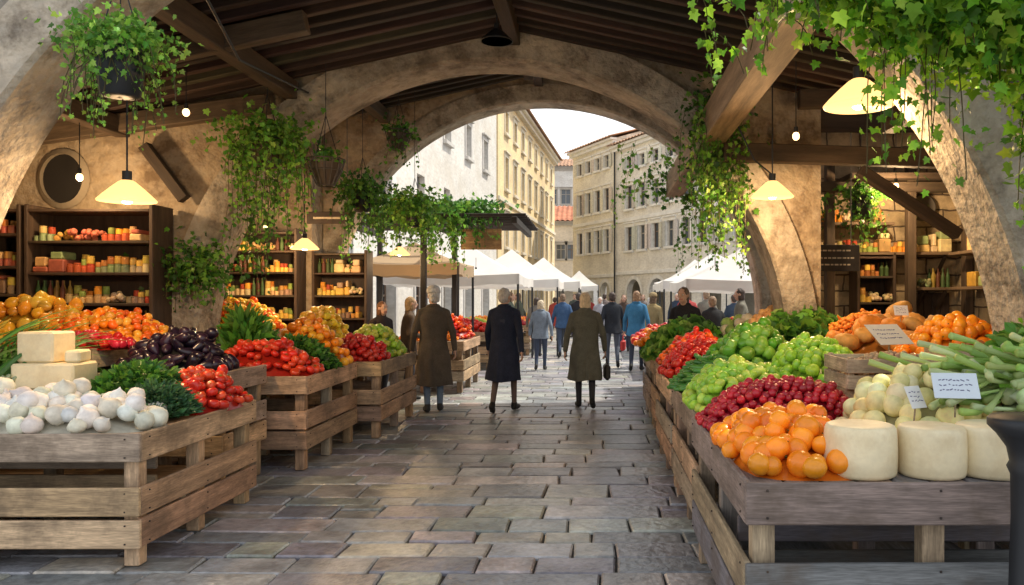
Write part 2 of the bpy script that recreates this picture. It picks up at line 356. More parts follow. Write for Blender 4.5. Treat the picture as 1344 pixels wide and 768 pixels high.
mb.raw([(2.5,3.1,3.95),(8,3.1,3.5),(8,4.94,3.6),(2.5,4.94,4.05),(2.5,3.1,4.03),(8,3.1,3.58),(8,4.94,3.68),(2.5,4.94,4.13)],*flat([(0,1,2,3),(4,7,6,5),(0,4,5,1),(3,2,6,7),(0,3,7,4)]),DK2)  # unseen overhang panel, added to keep direct sun off the near stall
mb.raw([(2.5,9.12,3.5),(5.3,9.12,3.5),(5.3,9.12,4.0),(2.5,9.12,4.62)],[0,1,2,3],[4],DK2)
beam(mb,(1.30,4.94,3.5),(1.30,13,3.42),.26,.34,(.30,.21,.13))
beam(mb,(XR,10.6,5.2),(XR,10.9,4.6),.12,.12,DK2)
beam(mb,(1.4,8.7,3.2),(5.2,8.9,3.12),.14,.2,(.07,.048,.03)); beam(mb,(2.9,8.7,3.0),(4.0,8.75,2.3),.12,.12,DK2)
beam(mb,(-6.6,8.8,3.35),(-3.6,8.8,3.75),.14,.2,(.12,.085,.055)); beam(mb,(-5.0,8.85,3.3),(-4.55,8.85,2.7),.1,.12,DK2)
beam(mb,(-6.6,7.2,3.25),(-2.6,7.2,4.1),.12,.2,(.11,.078,.05))
beam(mb,(4.35,7.8,3.6),(2.0,7.8,3.55),.12,.18,DK2)
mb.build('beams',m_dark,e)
mb=MB(); bx(mb,-7,-6.6,5.45,13.4,-.02,3.75); bx(mb,-6.6,-4.95,9.41,9.6,-.02,3.9); bx(mb,-6.6,-4.4,12.4,12.9,-.02,4.3)
mb.build('plaster_side_wall',m_plaster)
mb=MB(); bx(mb,5.0,5.4,5.46,11.0,-.02,3.6); bx(mb,2.65,5.4,11.0,11.4,-.02,4.45); mb.build('limestone_block_wall',m_block)
e=empty('round_window'); mb=MB()
n=28;v=[];F=[]
for k in range(n):
    a=6.283*k/n; v+=[(-5.98+.30*math.cos(a),8.97,2.95+.34*math.sin(a)),(-5.98+.24*math.cos(a),8.93,2.95+.28*math.sin(a)),(-5.98+.24*math.cos(a),8.985,2.95+.28*math.sin(a))]
for k in range(n):
    a=3*k;b=3*((k+1)%n); F+=[(a,a+1,b+1,b),(a+1,a+2,b+2,b+1)]
mb.raw(v,*flat(F),(.3,.25,.18)); mb.raw([v[3*k+2] for k in range(n)],list(range(n)),[n],(.015,.013,.012)); mb.build('surround',m_trim,e)
# ------------------------------------------------------------ facades
def facade(name,A,B,H,D,wc,rows,nx,roofc=(.35,.2,.12),shc=None,trimc=(.5,.46,.4),edge=.9,flip=False,rise=.3):
    A=Vector((*A,0));B=Vector((*B,0)); d=B-A; W=d.length; X=d.normalized()
    e=empty(name,A,math.atan2(X.y,X.x))
    w=MB();tr=MB();gl=MB();sh=MB()
    sg=-1 if flip else 1
    def B_(mb,x0,x1,y0,y1,z0,z1,c,ch=.01): 
        ys=sorted((sg*y0,sg*y1)); bx(mb,x0,x1,ys[0],ys[1],z0,z1,c,ch)
    def wall(x0,x1,z0,z1):
        if x1-x0>.01 and z1-z0>.01:
            yy=[0,sg*.35]; v=[(x0,yy[0],z0),(x1,yy[0],z0),(x1,yy[0],z1),(x0,yy[0],z1),(x0,yy[1],z0),(x1,yy[1],z0),(x1,yy[1],z1),(x0,yy[1],z1)]
            w.raw(v,*flat([(0,1,2,3),(4,7,6,5),(0,3,7,4),(1,5,6,2),(3,2,6,7),(0,4,5,1)]),wc)
    zc=0; gtop=0
    for r in rows:
        z0,z1,ww=r['z0'],r['z1'],r['w']; n=r.get('n',nx); wall(0,W,zc,z0); cell=(W-2*edge)/n; px=0; ar=r.get('arch')
        xs=[edge+cell*(i+.5) for i in range(n)]
        for xc in xs:
            wall(px,xc-ww/2,z0,z1); px=xc+ww/2
            if ar:
                gtop=z1+ww/2+.1; m=14; v=[];F=[]
                for i in range(m+1):
                    a=math.pi*i/m; x=xc-ww/2*math.cos(a); z=z1+ww/2*math.sin(a); v+=[(x,0,z),(x,0,gtop),(x,sg*.35,z)]
                for i in range(m): q=3*i; F+=[(q,q+3,q+4,q+1),(q,q+2,q+5,q+3)]
                w.raw(v,*flat(F),wc)
                v=[];F=[]
                for i in range(m+1):
                    a=math.pi*i/m
                    for rr in(ww/2,ww/2+.22): v.append((xc-rr*math.cos(a),-sg*.04,z1+rr*math.sin(a)))
                for i in range(m): q=2*i;F.append((q,q+2,q+3,q+1))
                tr.raw(v,*flat(F),trimc)
            else:
                g=r.get('deep',.2)
                B_(gl,xc-ww/2-.02,xc+ww/2+.02,g,g+.03,z0-.02,z1+.02,(.05,.06,.07),.002)
                fc=(.42,.38,.32) if R()<.7 else (.2,.14,.1)
                B_(tr,xc-.03,xc+.03,g-.04,g-.002,z0,z1,fc,.003)
                B_(tr,xc-ww/2,xc-ww/2+.06,g-.05,g-.003,z0,z1,fc,.003); B_(tr,xc+ww/2-.06,xc+ww/2,g-.05,g-.003,z0,z1,fc,.003)
                B_(tr,xc-ww/2+.06,xc+ww/2-.06,g-.045,g-.004,(z0+z1*2)/3-.03,(z0+z1*2)/3+.03,fc,.003)
                if not r.get('plain'):
                    B_(tr,xc-ww/2-.14,xc+ww/2+.14,-.14,.1,z0-.14,z0-.003,trimc)
                    B_(tr,xc-ww/2-.16,xc+ww/2+.16,-.05,.02,z1+.003,z1+.2,trimc); B_(tr,xc-ww/2-.2,xc+ww/2+.2,-.14,.02,z1+.2,z1+.28,trimc)
                    B_(tr,xc-ww/2-.15,xc-ww/2-.003,-.045,.02,z0,z1,trimc);B_(tr,xc+ww/2+.003,xc+ww/2+.15,-.045,.02,z0,z1,trimc)
                if shc and R()<.8:
                    for s in(-1,1):
                        xx=xc+s*(ww/2+ww*.27+.02)
                        B_(sh,xx-ww*.25,xx+ww*.25,-.10,-.055,z0,z1,jit(shc,.15))
        wall(px,W,z0,z1)
        if ar:
            px=0
            for xc in xs: wall(px,xc-ww/2,z1,gtop); px=xc+ww/2
            wall(px,W,z1,gtop); zc=gtop
            B_(tr,0,W,-.1,.01,gtop+.2,gtop+.4,trimc)
        else: zc=z1
        if r.get('band'): B_(tr,0,W,-.09,.01,z0-.75,z0-.55,trimc)
    wall(0,W,zc,H)
    B_(tr,-.1,W+.1,-.25,.01,H-.35,H-.15,trimc); B_(tr,-.15,W+.15,-.42,.01,H-.15,H,trimc)
    def body(z0,z1,y0,c):
        v=[(0.02,sg*y0,z0),(W-.02,sg*y0,z0),(W-.02,sg*D,z0),(0.02,sg*D,z0)]; v=v+[(a,b,z1) for a,b,c_ in v]
        w.raw(v,*flat([(0,1,5,4),(1,2,6,5),(2,3,7,6),(3,0,4,7),(4,5,6,7)]),c)
    body(gtop,H,.36,wc); 
    if gtop: body(0,gtop,2.6,tuple(x*.6 for x in wc))  # wall behind the arcade: recess shade put into its darker colour
    w.build('walls',m_facade,e); tr.build('trim',m_trim,e); 
    if gl.n: gl.build('window_glass',m_glass,e)
    if sh.n: sh.build('shutters',m_matte,e)
    rf=MB(); n=int(W/.09); v=[];F=[]
    for i in range(n+1):
        x=-.3+(W+.6)*i/n; o=.05*math.sin(i*math.pi/2*1.0); v+=[(x,-sg*.6,H+.03+o),(x,sg*D/2,H+.03+rise*(D/2+.6)+o),(x,sg*(D+.6),H+.03+o)]
    for i in range(n): q=3*i; F+=[(q,q+3,q+4,q+1),(q+1,q+4,q+5,q+2)]
    rf.raw(v,*flat(F),roofc); 
    v=[(0,0,H),(0,sg*D,H),(0,sg*D/2,H+rise*(D/2+.6)-.05)]; rf.raw(v,[0,1,2],[3],wc); rf.raw([(W,b,c) for a,b,c in v],[0,1,2],[3],wc)
    rf.build('tiled_roof',m_tile,e)
    return e
fr=lambda z,w,h,**k: dict(z0=z,z1=z+h,w=w,**k)
facade('grey_townhouse',(-6.05,20),(-4.67,38),12.9,10,(.66,.64,.60),[fr(.02,1.3,2.5,deep=.3),fr(4.3,.85,1.3,plain=1),fr(7.3,.85,1.3),fr(10.2,.8,1.1)],5,trimc=(.55,.53,.5))
facade('yellow_townhouse',(-4.6,38.06),(-2.99,60),12.0,10,(.82,.64,.36),[fr(.02,1.3,2.5,deep=.3),fr(4.2,.95,1.6),fr(7.1,.95,1.6,band=1),fr(9.9,.9,1.1)],8,trimc=(.7,.63,.5))
A3=(-1.47,55);E3=(1.32,49.5);D3=(10.5,31.3)
facade('cream_palazzo',E3,A3,11.6,9,(.86,.80,.66),[fr(0,1.3,2.0,arch=1,n=3),fr(4.6,.75,1.4,n=4),fr(7.2,.75,1.4,n=4,band=1),fr(9.9,.7,.8,n=4)],4,flip=True,shc=(.66,.60,.50),trimc=(.85,.82,.75),edge=.5,roofc=(.45,.27,.17))
facade('arcaded_palazzo',D3,(1.36,49.42),11.0,9,(.85,.81,.72),[fr(0,1.7,1.9,arch=1,n=7),fr(4.5,.8,1.4,n=12),fr(7.0,.8,1.4,n=12,band=1),fr(9.4,.7,.7,n=12)],12,flip=True,shc=(.62,.60,.54),trimc=(.85,.83,.77),roofc=(.45,.27,.17))
facade('distant_tall_house',(-9,84),(3,84),15.5,10,(.82,.79,.73),[fr(4.6,1,1.7),fr(8,1,1.7),fr(11.6,1,1.5)],7)
facade('red_roofed_house',(-4.2,68),(-.6,68),8.2,6,(.80,.70,.56),[fr(0,1.5,2.2,arch=1,n=1),fr(5,.8,1.2,n=2)],2,roofc=(.45,.17,.09),rise=.45)
mb=MB(); tube(mb,[(1.25,49.25,0),(1.25,49.25,11.3)],.05,(.2,.17,.14)); mb.build('drain_pipe',m_metal)
# ------------------------------------------------------------ stalls
WD=[(.46,.31,.18),(.39,.26,.155),(.54,.38,.23),(.31,.215,.14),(.36,.29,.22)]
def stall(name,x0,x1,y0,y1,z,side,cols=WD,front=True,hb=.15):
    mb=MB(); xe=x1 if side=='L' else x0; s=1 if side=='L' else -1
    c=lambda: jit(random.choice(cols),.15)
    x=x0+.03
    while x<x1-.05: w=min(.15,x1-.03-x); bx(mb,x+.004,x+w-.004,y0+.03,y1-.03,z-.05,z-.02,c()); x+=w
    for yy in(y0+.035,(y0+y1)/2-.045,y1-.125):
        for xx in ([xe-s*.085-.045, (x0+x1)/2, (x0 if side=='L' else x1)+s*.08-.045]): bx(mb,xx,xx+.09,yy,yy+.09,0.001,z-.052,c(),.006,.004)
    nails=[]
    def xb(z0,z1):
        xa,xb_=sorted((xe,xe-s*.028)); bx(mb,xa,xb_,y0,y1,z0,z1,c(),.006,.006)
        for yy in(y0+.08,(y0+y1)/2,y1-.08):
            for zz in(z0+.03,z1-.03): nails.append((xe,yy,zz,'x'))
    def yb(z0,z1):
        bx(mb,x0,x1,y0-.031,y0-.003,z0,z1,c(),.006,.004)
        for xx in(xe-s*.085,(x0+x1)/2+.045):
            for zz in(z0+.03,z1-.03): nails.append((xx,y0-.031,zz,'y'))
    for a,b in((z-.17,z+.0),(z-.49,z-.32),(z-.68,z-.51)):
        if b>.05: xb(max(a,.06),b); 
        if front and b>.05: yb(max(a,.06)+.002,b)
    for (a,b,c_,k) in nails: mb.add(cbox((.009,.009,.009),.002),(a+(s*.002 if k=='x' else 0),b-(.002 if k=='y' else 0),c_),None,1,(.04,.03,.025))
    bx(mb,x0+.05,x1-.15,y0+.15,y1-.15,.28,.31,c()); 
    for a in(.34,.50): bx(mb,x0+.05,x1-.15,y0+.42,y0+.45,a,a+.12,tuple(v*.5 for v in c()))  # inner boards darkened in colour to stand in for shade inside the crate
    return mb.build(name,m_wood)
stall('wooden_market_stall',-4.9,-2.68,4.72,6.32,.80,'L')
stall('wooden_market_stall',-4.2,-2.66,7.38,8.94,.88,'L')
stall('wooden_market_stall',-4.0,-2.43,9.1,10.9,.88,'L')
stall('wooden_market_stall',-3.7,-2.2,13.45,15.4,.88,'L')
stall('wooden_market_stall',-6.3,-4.25,6.75,8.2,1.18,'L'); stall('wooden_market_stall',-5.2,-4.1,9.7,11.2,1.2,'L')
stall('wooden_market_stall',-4.15,-3.0,6.45,7.30,1.0,'L')
GW=[(.24,.20,.175),(.38,.28,.19),(.17,.17,.18)]
stall('wooden_market_stall',.60,2.05,3.18,4.92,.87,'R',GW)
for a,b in((5.0,6.6),(6.7,8.3),(8.4,9.95),(10.05,11.5)): stall('wooden_market_stall',.64 if a<8 else .70,2.0,a,b,.87,'R',WD,front=False)
stall('wooden_market_stall',2.1,3.3,3.7,5.6,1.1,'R',GW); stall('wooden_market_stall',2.1,3.4,5.8,8.3,1.15,'R'); stall('wooden_market_stall',2.05,3.2,8.5,10.6,1.15,'R')
# ------------------------------------------------------------ produce: left
heap('white_onion_heap',-3.5,5.06,.78,.32,.80,.17,T_bulb,.064,[(.84,.81,.72),(.80,.76,.64),(.86,.84,.78)],'rand',m=m_matte,tilt=1.3,gap=1.65,under=(.5,.47,.38))
greens('herb_heap',-3.28,5.75,.36,.45,.82,.32,2600,.055,[G1,G3,G2],T_leaf)
greens('dill_heap',-2.98,5.42,.24,.28,.82,.20,2000,.055,[(.07,.17,.08),(.05,.13,.06),(.10,.24,.09)],T_thin)
heap('tomato_heap',-2.93,5.95,.27,.40,.80,.24,T_tom,.045,[RED,(.70,.07,.02),RED],'up',T_star)
heap('eggplant_heap',-3.58,6.85,.42,.36,1.0,.28,T_egg,.05,[PUR,(.02,.008,.02)],'rand',under=(.005,.005,.006))
heap('banana_heap',-5.75,7.1,.55,.35,1.18,.26,T_ban,.024,[(.86,.58,.05),(.8,.6,.08),(.75,.5,.06)],'long',m=m_matte,dirz=.5,gap=2.2)
heap('mango_heap',-5.45,7.75,.6,.4,1.18,.40,T_lemon,.062,[(.85,.48,.04),(.8,.58,.08),(.85,.38,.04)],'rand')
heap('peach_heap',-4.6,7.55,.55,.5,1.18,.28,T_apple,.045,[ORA,(.9,.42,.05),ORR],'rand')
heap('red_pepper_heap',-4.55,6.95,.5,.18,1.18,.10,T_pep,.042,[RED2,(.55,.02,.05)],'rand')
heap('tomato_heap',-3.2,7.72,.55,.34,.88,.28,T_tom,.047,[RED,(.70,.06,.02)],'up',T_star)
greens('parsley_heap',-3.1,8.3,.42,.28,.88,.32,2400,.055,[G2,G1,G3],T_leaf)
greens('leek_bunch',-3.6,8.25,.22,.25,1.0,.46,400,.16,[G1,G2],T_thin,1.4)
heap('orange_heap',-3.05,8.72,.38,.28,.88,.40,T_orange,.046,[ORA,(.9,.42,.03)],'rand',T_dot)
heap('red_apple_heap',-2.82,9.5,.36,.36,.88,.26,T_apple,.04,[RED2,(.6,.05,.03)],'rand')
heap('orange_heap',-3.45,9.5,.35,.4,.9,.44,T_orange,.046,[ORA,(.95,.38,.03)],'rand')
heap('yellow_pepper_heap',-3.55,10.3,.4,.4,.95,.50,T_pep,.045,[YEL,(.85,.64,.05)],'rand',T_starp)
heap('green_pear_heap',-2.85,10.3,.38,.42,.88,.36,T_lemon,.042,[LIM,(.55,.6,.08)],'rand')
heap('pepper_heap',-4.65,10.4,.5,.6,1.2,.36,T_pep,.045,[YEL,ORR,(.75,.55,.05)],'rand',T_starp)
heap('orange_heap',-4.0,11.2,.3,.4,1.0,.3,T_orange,.045,[ORA],'rand')
heap('carrot_heap',-2.9,13.9,.5,.4,.88,.28,T_carrot,.022,[ORA],'long',m=m_matte)
heap('tomato_heap',-2.7,14.8,.45,.45,.88,.38,T_tom,.045,[RED,ORR],'up')
mb=MB()
for i in range(130):
    x=U(-4.55,-3.98);y=U(5.35,5.9); ro=Euler((U(-.5,.2),U(-.5,.7),U(-.6,.6))).to_matrix()
    mb.add(T_blade,(x,y,1.0+U(-.1,.08)),ro,(.55,1,U(.35,.55)),jit(random.choice([G1,G3,(.1,.22,.06)]),.25))
    p=Vector((x,y,.98)); tube(mb,[p-ro@Vector((0,0,.16)),p+ro@Vector((0,0,.12))],.011,(.6,.68,.45),6)
mb.build('leek_pile',m_leaf,smooth=True)
mb=MB(); bx(mb,-4.0,-3.52,5.5,5.85,.805,.975,WD[0]); mb.build('wooden_riser',m_wood)
def cheese_block(x0,x1,y0,y1,z0,z1,rz=.06):
    mb=MB(); T=cbox((x1-x0,y1-y0,z1-z0),.014); mb.add(T,((x0+x1)/2,(y0+y1)/2,(z0+z1)/2),Euler((0,0,rz)).to_matrix(),1,(.86,.74,.48)); return mb.build('cheese_block',m_cheese)
cheese_block(-3.98,-3.56,5.42,5.72,.978,1.155,.05); cheese_block(-3.98,-3.72,5.48,5.72,1.157,1.37,-.04); cheese_block(-3.68,-3.58,5.5,5.7,1.157,1.24,.2)
# ------------------------------------------------------------ produce: right
heap('orange_heap',.92,3.78,.29,.52,.87,.13,T_orange,.052,[ORA,(1,.33,.015),(.9,.24,.01)],'rand',T_dot,gap=1.62,pw=4,under=(.6,.15,.01))
heap('cherry_heap',1.10,4.60,.48,.34,.87,.24,T_small,.027,[CHE,(.55,.02,.03),(.33,.01,.02)],'rand',pw=3.5)
heap('lime_heap',.98,5.5,.34,.55,.87,.26,T_lemon,.036,[LIM,(.25,.5,.05),(.5,.65,.08)],'rand',pw=3.5)
heap('green_apple_heap',1.6,5.75,.40,.6,.9,.38,T_apple,.045,[LIM,(.28,.55,.04)],'rand',T_dot)
heap('green_pepper_heap',1.35,6.75,.45,.45,.9,.44,T_pep,.05,[(.12,.36,.03),(.22,.46,.05)],'rand',T_starp)
heap('cucumber_heap',1.0,6.5,.33,.4,.87,.24,T_cuc,.02,[(.05,.18,.03),(.08,.24,.04)],'long',dirz=1.2)
heap('melon_heap',1.70,4.13,.42,.36,.88,.32,T_orange,.058,[PALE,(.84,.72,.28),(.85,.8,.48)],'rand',m=m_matte,gap=1.65)
heap('red_apple_heap',1.05,7.75,.40,.6,.87,.30,T_apple,.042,[RED2,RED],'rand',T_dot)
heap('tomato_heap',1.15,8.9,.42,.5,.87,.32,T_tom,.045,[RED,ORR],'up',T_star)
greens('lettuce_heap',1.1,9.8,.42,.5,.87,.36,900,.13,[G1,G2,G4])
greens('chard_heap',1.3,10.9,.5,.5,.87,.40,900,.13,[G3,G1,G2])
greens('kale_heap',2.0,8.1,.45,.5,1.0,.36,900,.12,[G1,G3,G2])
greens('celery_leaf_heap',2.35,9.0,.45,.45,1.15,.28,800,.12,[G1,G2,G4])
heap('carrot_heap',2.75,8.0,.5,.4,1.15,.3,T_carrot,.022,[(.9,.32,.04)],'long',m=m_matte)
heap('pumpkin_heap',2.65,7.0,.5,.55,1.15,.26,T_pump,.10,[(.8,.28,.03),(.65,.33,.08)],'up',m=m_matte,gap=1.9)
heap('orange_heap',2.82,6.2,.42,.34,1.15,.28,T_orange,.05,[ORA,(.95,.35,.02)],'rand',T_dot)
heap('sweet_potato_heap',2.35,9.9,.5,.4,1.15,.32,T_pot,.05,[(.6,.3,.1),(.7,.4,.15)],'rand',m=m_matte)
heap('cauliflower_heap',2.0,10.9,.4,.4,.95,.36,T_cab,.09,[(.75,.7,.5),(.3,.45,.12)],'rand',m=m_matte,gap=1.9)
mb=MB()
for i in range(210):
    x=U(1.9,2.7);y=U(3.7,4.35); z=1.0+.32*(1-((x-2.3)/.6)**2)*(R()*.7+.3)
    L=U(.28,.46); d=Vector((U(-.95,-.5),U(-.7,.1),U(-.25,.35))).normalized(); p=Vector((x,y,z)); q=p+d*L; sd=Vector((U(-1,1),U(-1,1),U(-1,1)))*.03
    tube(mb,[p,p+d*L*.3+sd*.5,p+d*L*.65+sd,q],[.006,.0085,.013,.019],jit(random.choice([(.56,.72,.28),(.68,.80,.46),(.42,.64,.18)]),.15),7)
    if R()<.6: mb.add(T_lett,p+Vector((U(-.03,.03),U(-.03,.03),.01)),Vector((0,1,0)).rotation_difference(-d+Vector((U(-.6,.6),U(-.6,.6),U(0,.6)))).to_matrix(),U(.06,.12),jit(random.choice([G2,G4,(.24,.46,.08)]),.3))
mb.build('celery_heap',m_leaf,smooth=True)
greens('fennel_top_heap',2.5,4.45,.42,.28,1.1,.34,1400,.07,[G2,G4,G1],T_leaf)
heap('fennel_bulb_heap',2.3,3.8,.33,.2,1.1,.10,T_bulb,.05,[(.6,.7,.4),(.75,.8,.6)],'rand',m=m_matte)
prof=[(.02,0),(.136,0),(.144,.005),(.149,.018),(.1515,.06),(.152,.11),(.150,.17),(.147,.196),(.140,.209),(.128,.214),(.02,.210)]
for i,(x,y,s) in enumerate(((1.135,3.40,1),(1.435,3.39,.93),(1.70,3.40,1.02))):
    mb=MB(); mb.add(lathe(prof,44),(x,y,.852),None,(s,s,U(.98,1.05)),(.86,.75,.50)); mb.build('cheese_wheel',m_cheese,smooth=True)
def card(name,c,w,h,rx,rz,col=(.75,.76,.76)):
    e=empty(name,c,rz); mb=MB(); Rm=Euler((rx,0,0)).to_matrix(); mb.add(cbox((w,h,.003),.001),(0,0,0),Rm,1,col)
    for r_ in range(3):
        x=-w*.36
        while x<w*.3:
            q=U(.006,.02); mb.add(cbox((q,h*.035,.001),.0003),tuple(Rm@Vector((x+q/2,h*(.22-.2*r_)+U(-.003,.003),.0026))),Rm@Euler((0,0,U(-.5,.5))).to_matrix(),1,(.10,.10,.2)); x+=q+U(.002,.012)
    mb.build('card',m_paper,e); m2=MB(); tube(m2,[(0,0,-h*.35),(0,.01,-h*.9-.03)],.004,(.5,.4,.25)); m2.build('stake',m_wood,e)
card('price_card',(1.66,3.66,1.20),.20,.13,1.0,-.15,(.62,.70,.78)); card('price_card',(1.50,3.72,1.14),.10,.11,1.1,.5)
card('price_card',(1.98,5.35,1.36),.30,.20,.7,.45,(.5,.48,.42)); card('price_card',(2.6,6.75,1.5),.12,.09,1.2,0); card('price_card',(1.55,7.3,1.28),.12,.09,1.2,.2)
def box_crate(name,x0,x1,y0,y1,z0,z1):
    mb=MB()
    for a,b in((z0,z0+(z1-z0)*.46),(z0+(z1-z0)*.54,z1)):
        bx(mb,x0,x1,y0,y0+.015,a,b,jit((.58,.44,.28),.1),.003);bx(mb,x0,x1,y1-.015,y1,a,b,jit((.58,.44,.28),.1),.003)
        bx(mb,x0,x0+.015,y0+.016,y1-.016,a,b,jit((.58,.44,.28),.1),.003);bx(mb,x1-.015,x1,y0+.016,y1-.016,a,b,jit((.58,.44,.28),.1),.003)
    bx(mb,x0+.016,x1-.016,y0+.016,y1-.016,z0,z0+.01,WD[0],.002)
    for x in(x0+.017,x1-.05):
        for y in(y0+.017,y1-.05): bx(mb,x,x+.03,y,y+.03,z0+.011,z1+.01,WD[2],.003)
    mb.build(name,m_wood)
box_crate('wooden_fruit_crate',1.50,2.2,4.72,5.2,1.06,1.24); mb=MB()
bx(mb,1.5,1.56,4.75,5.15,.87,1.058,WD[1]);bx(mb,2.05,2.1,4.75,5.15,.87,1.058,WD[1]);mb.build('crate_support',m_wood)
heap('walnut_heap',1.85,4.96,.32,.21,1.1,.15,T_small,.02,[(.35,.22,.12),(.42,.28,.16)],'rand',m=m_matte)
box_crate('wooden_fruit_crate',2.35,2.95,5.3,5.68,1.1,1.26); heap('date_heap',2.65,5.5,.27,.17,1.14,.13,T_pot,.022,[(.3,.1,.03)],'rand')
# ------------------------------------------------------------ shelving
JC=[(.72,.30,.03),(.62,.46,.1),(.5,.08,.03),(.7,.50,.2),(.30,.36,.08),(.8,.55,.1),(.45,.2,.05)]; BC=[(.72,.50,.22),(.75,.60,.34),(.55,.34,.14),(.62,.5,.3),(.5,.14,.08),(.28,.34,.16),(.72,.42,.08),(.35,.24,.15)]
TJ=lathe([(.9,0),(1,.08),(1,1.5),(.85,1.75),(.85,1.8),(.95,1.82),(.95,2.1),(.9,2.12)],12); TB=lathe([(.9,0),(1,.1),(1,2.4),(.5,3.1),(.32,3.4),(.32,4.1),(.2,4.12)],10)
def fill(it,x0,x1,yf,z,hmax,dep):
    x=x0
    while x<x1-.06:
        kind=R(); run=U(.12,.4); xe_=min(x+run,x1); c2=random.choice(JC+BC if kind<.45 else BC)
        while x<xe_-.05:
            if kind<.45:
                w=U(.055,.085); 
                if x+w>x1: break
                hh=min(w*.5*U(1.9,2.7),hmax*.42)
                for k in range(2):
                    it.add(TJ,(x+w*.5,yf+.08+k*.14,z+.002),None,(w*.49,w*.49,hh/2.12),jit(c2,.3))
                    if hmax>hh*2.1 and R()<.6: it.add(TJ,(x+w*.5,yf+.08+k*.14,z+.004+hh),None,(w*.48,w*.48,hh/2.3),jit(random.choice(JC),.3))
                x+=w*1.03
            elif kind<.58:
                w=.06; hh=min(.26,hmax*.85); 
                if x+w>x1: break
                for k in range(2): it.add(TB,(x+w*.5,yf+.1+k*.12,z+.002),None,(.027,.027,hh/4.12),jit(random.choice([(.05,.1,.03),(.3,.2,.04),(.12,.04,.02)]),.3))
                x+=w*1.1
            elif kind<.75:
                for _ in range(14): it.add(T_apple,(x+U(0,.15),yf+U(.05,.28),z+.03+U(0,.08)*(hmax/.3)),rrot(),U(.025,.04),jit(c2,.3))
                x+=.17
            else:
                w=U(.07,.19); 
                if x+w>x1: break
                h=min(U(.06,.2),hmax*.6); bx(it,x,x+w,yf+U(.02,.06),yf+dep*.8,z+.002,z+h,jit(c2,.22),.012)
                if h+.05<hmax*.8: bx(it,x+.02,x+w-.02,yf+.05,yf+dep*.7,z+h+.002,z+h+U(.04,max(.05,hmax*.8-h)),jit(random.choice(BC),.2),.012)
                x+=w+.008
        x+=.01
def shelving(name,x0,x1,yb,dep,zs,z0=0):
    e=empty(name); mb=MB(); yf=yb-dep; c=(.07,.045,.03)
    for x in(x0,x1-.04): bx(mb,x,x+.04,yf,yb,z0,zs[-1]+.05,c)
    for z in zs: bx(mb,x0+.041,x1-.041,yf+.004,yb,z-.03,z,jit(c,.2))
    bx(mb,x0+.03,x1-.03,yb+.001,yb+.02,z0,zs[-1],(.04,.025,.018))
    mb.build('frame',m_dark,e)
    it=MB()
    for i,z in enumerate(zs[:-1]): fill(it,x0+.06,x1-.06,yf,z,zs[i+1]-z-.04,dep)
    it.build('goods',m_matte,e); return e
shelving('wooden_shelving',-6.1,-4.72,8.93,.42,[.9,1.25,1.55,1.88,2.22,2.56])
shelving('wooden_shelving',-6.58,-6.14,8.93,.42,[.9,1.25,1.65,1.95,2.3,2.56])
shelving('wooden_shelving',-5.6,-4.45,12.3,.4,[.9,1.3,1.65,2.0,2.32,2.6])
shelving('wooden_shelving',-4.35,-3.5,12.6,.35,[.9,1.3,1.65,2.0,2.3])
shelving('wooden_shelving',3.5,4.02,10.95,.35,[1.2,1.55,1.9,2.16])
e=empty('wall_shelf'); mb=MB()
for x0,x1,z in((2.75,4.85,2.22),(4.3,4.85,1.75),(2.8,4.0,2.62)):
    bx(mb,x0,x1,10.6,10.98,z-.04,z,(.16,.11,.07)); 
    for x in(x0+.1,x1-.15): beam(mb,(x,10.95,z-.3),(x,10.66,z-.05),.04,.05,DK2)
mb.build('boards',m_dark,e); it=MB(); fill(it,2.8,4.8,10.62,2.22,.36,.33); fill(it,2.85,3.95,10.62,2.62,.3,.33); fill(it,4.35,4.8,10.62,1.75,.3,.33)
it.build('goods',m_matte,e)
e=empty('side_wall_shelf'); mb=MB(); 
for z in(1.75,2.2): bx(mb,4.62,4.985,7.2,10.4,z-.04,z,(.16,.11,.07))
mb.build('boards',m_dark,e); it=MB(); y=7.3
while y<10.1:
    w=U(.12,.3)
    for z in(1.752,2.202): bx(it,4.7,4.93,y,y+w,z,z+U(.08,.28),jit(random.choice(BC),.2),.01)
    y+=w+U(.02,.15)
it.build('goods',m_matte,e)
mb=MB()
for x in(3.05,4.12,4.87): bx(mb,x,x+.11,10.45,10.58,0,3.5,(.07,.048,.032))
bx(mb,2.7,5.0,10.42,10.56,3.0,3.13,(.06,.042,.028)); bx(mb,3.3,4.6,10.2,10.98,3.15,3.22,DK2)
mb.build('timber_posts',m_dark)
e=empty('wooden_door'); mb=MB()
for k in range(5): bx(mb,4.28+k*.12,4.395+k*.12,10.93,10.985,0,1.68,(.06,.04,.03))
mb.build('planks',m_dark,e)
e=empty('hanging_sign_board'); mb=MB(); bx(mb,2.55,3.2,9.6,9.64,1.93,2.25,(.03,.026,.024)); 
for z in(2.17,2.08,2.0):
    x=2.62
    while x<3.1: q=U(.02,.06); bx(mb,x,x+q,9.594,9.599,z,z+.018,(.5,.46,.38),.001); x+=q+.015
for x in(2.65,3.1): tube(mb,[(x,9.62,2.24),(x,9.62,4.4)],.006)
mb.build('board',m_matte,e)
e=empty('hanging_sign_board'); mb=MB(); bx(mb,-4.3,-3.6,11.9,11.94,2.72,2.9,(.05,.035,.025)); bx(mb,-4.2,-3.7,11.893,11.899,2.79,2.82,(.6,.5,.35),.001)
for x in(-4.2,-3.7): tube(mb,[(x,11.92,2.9),(x,11.92,4.4)],.006)
mb.build('board',m_matte,e)
e=empty('wall_clock'); mb=MB()
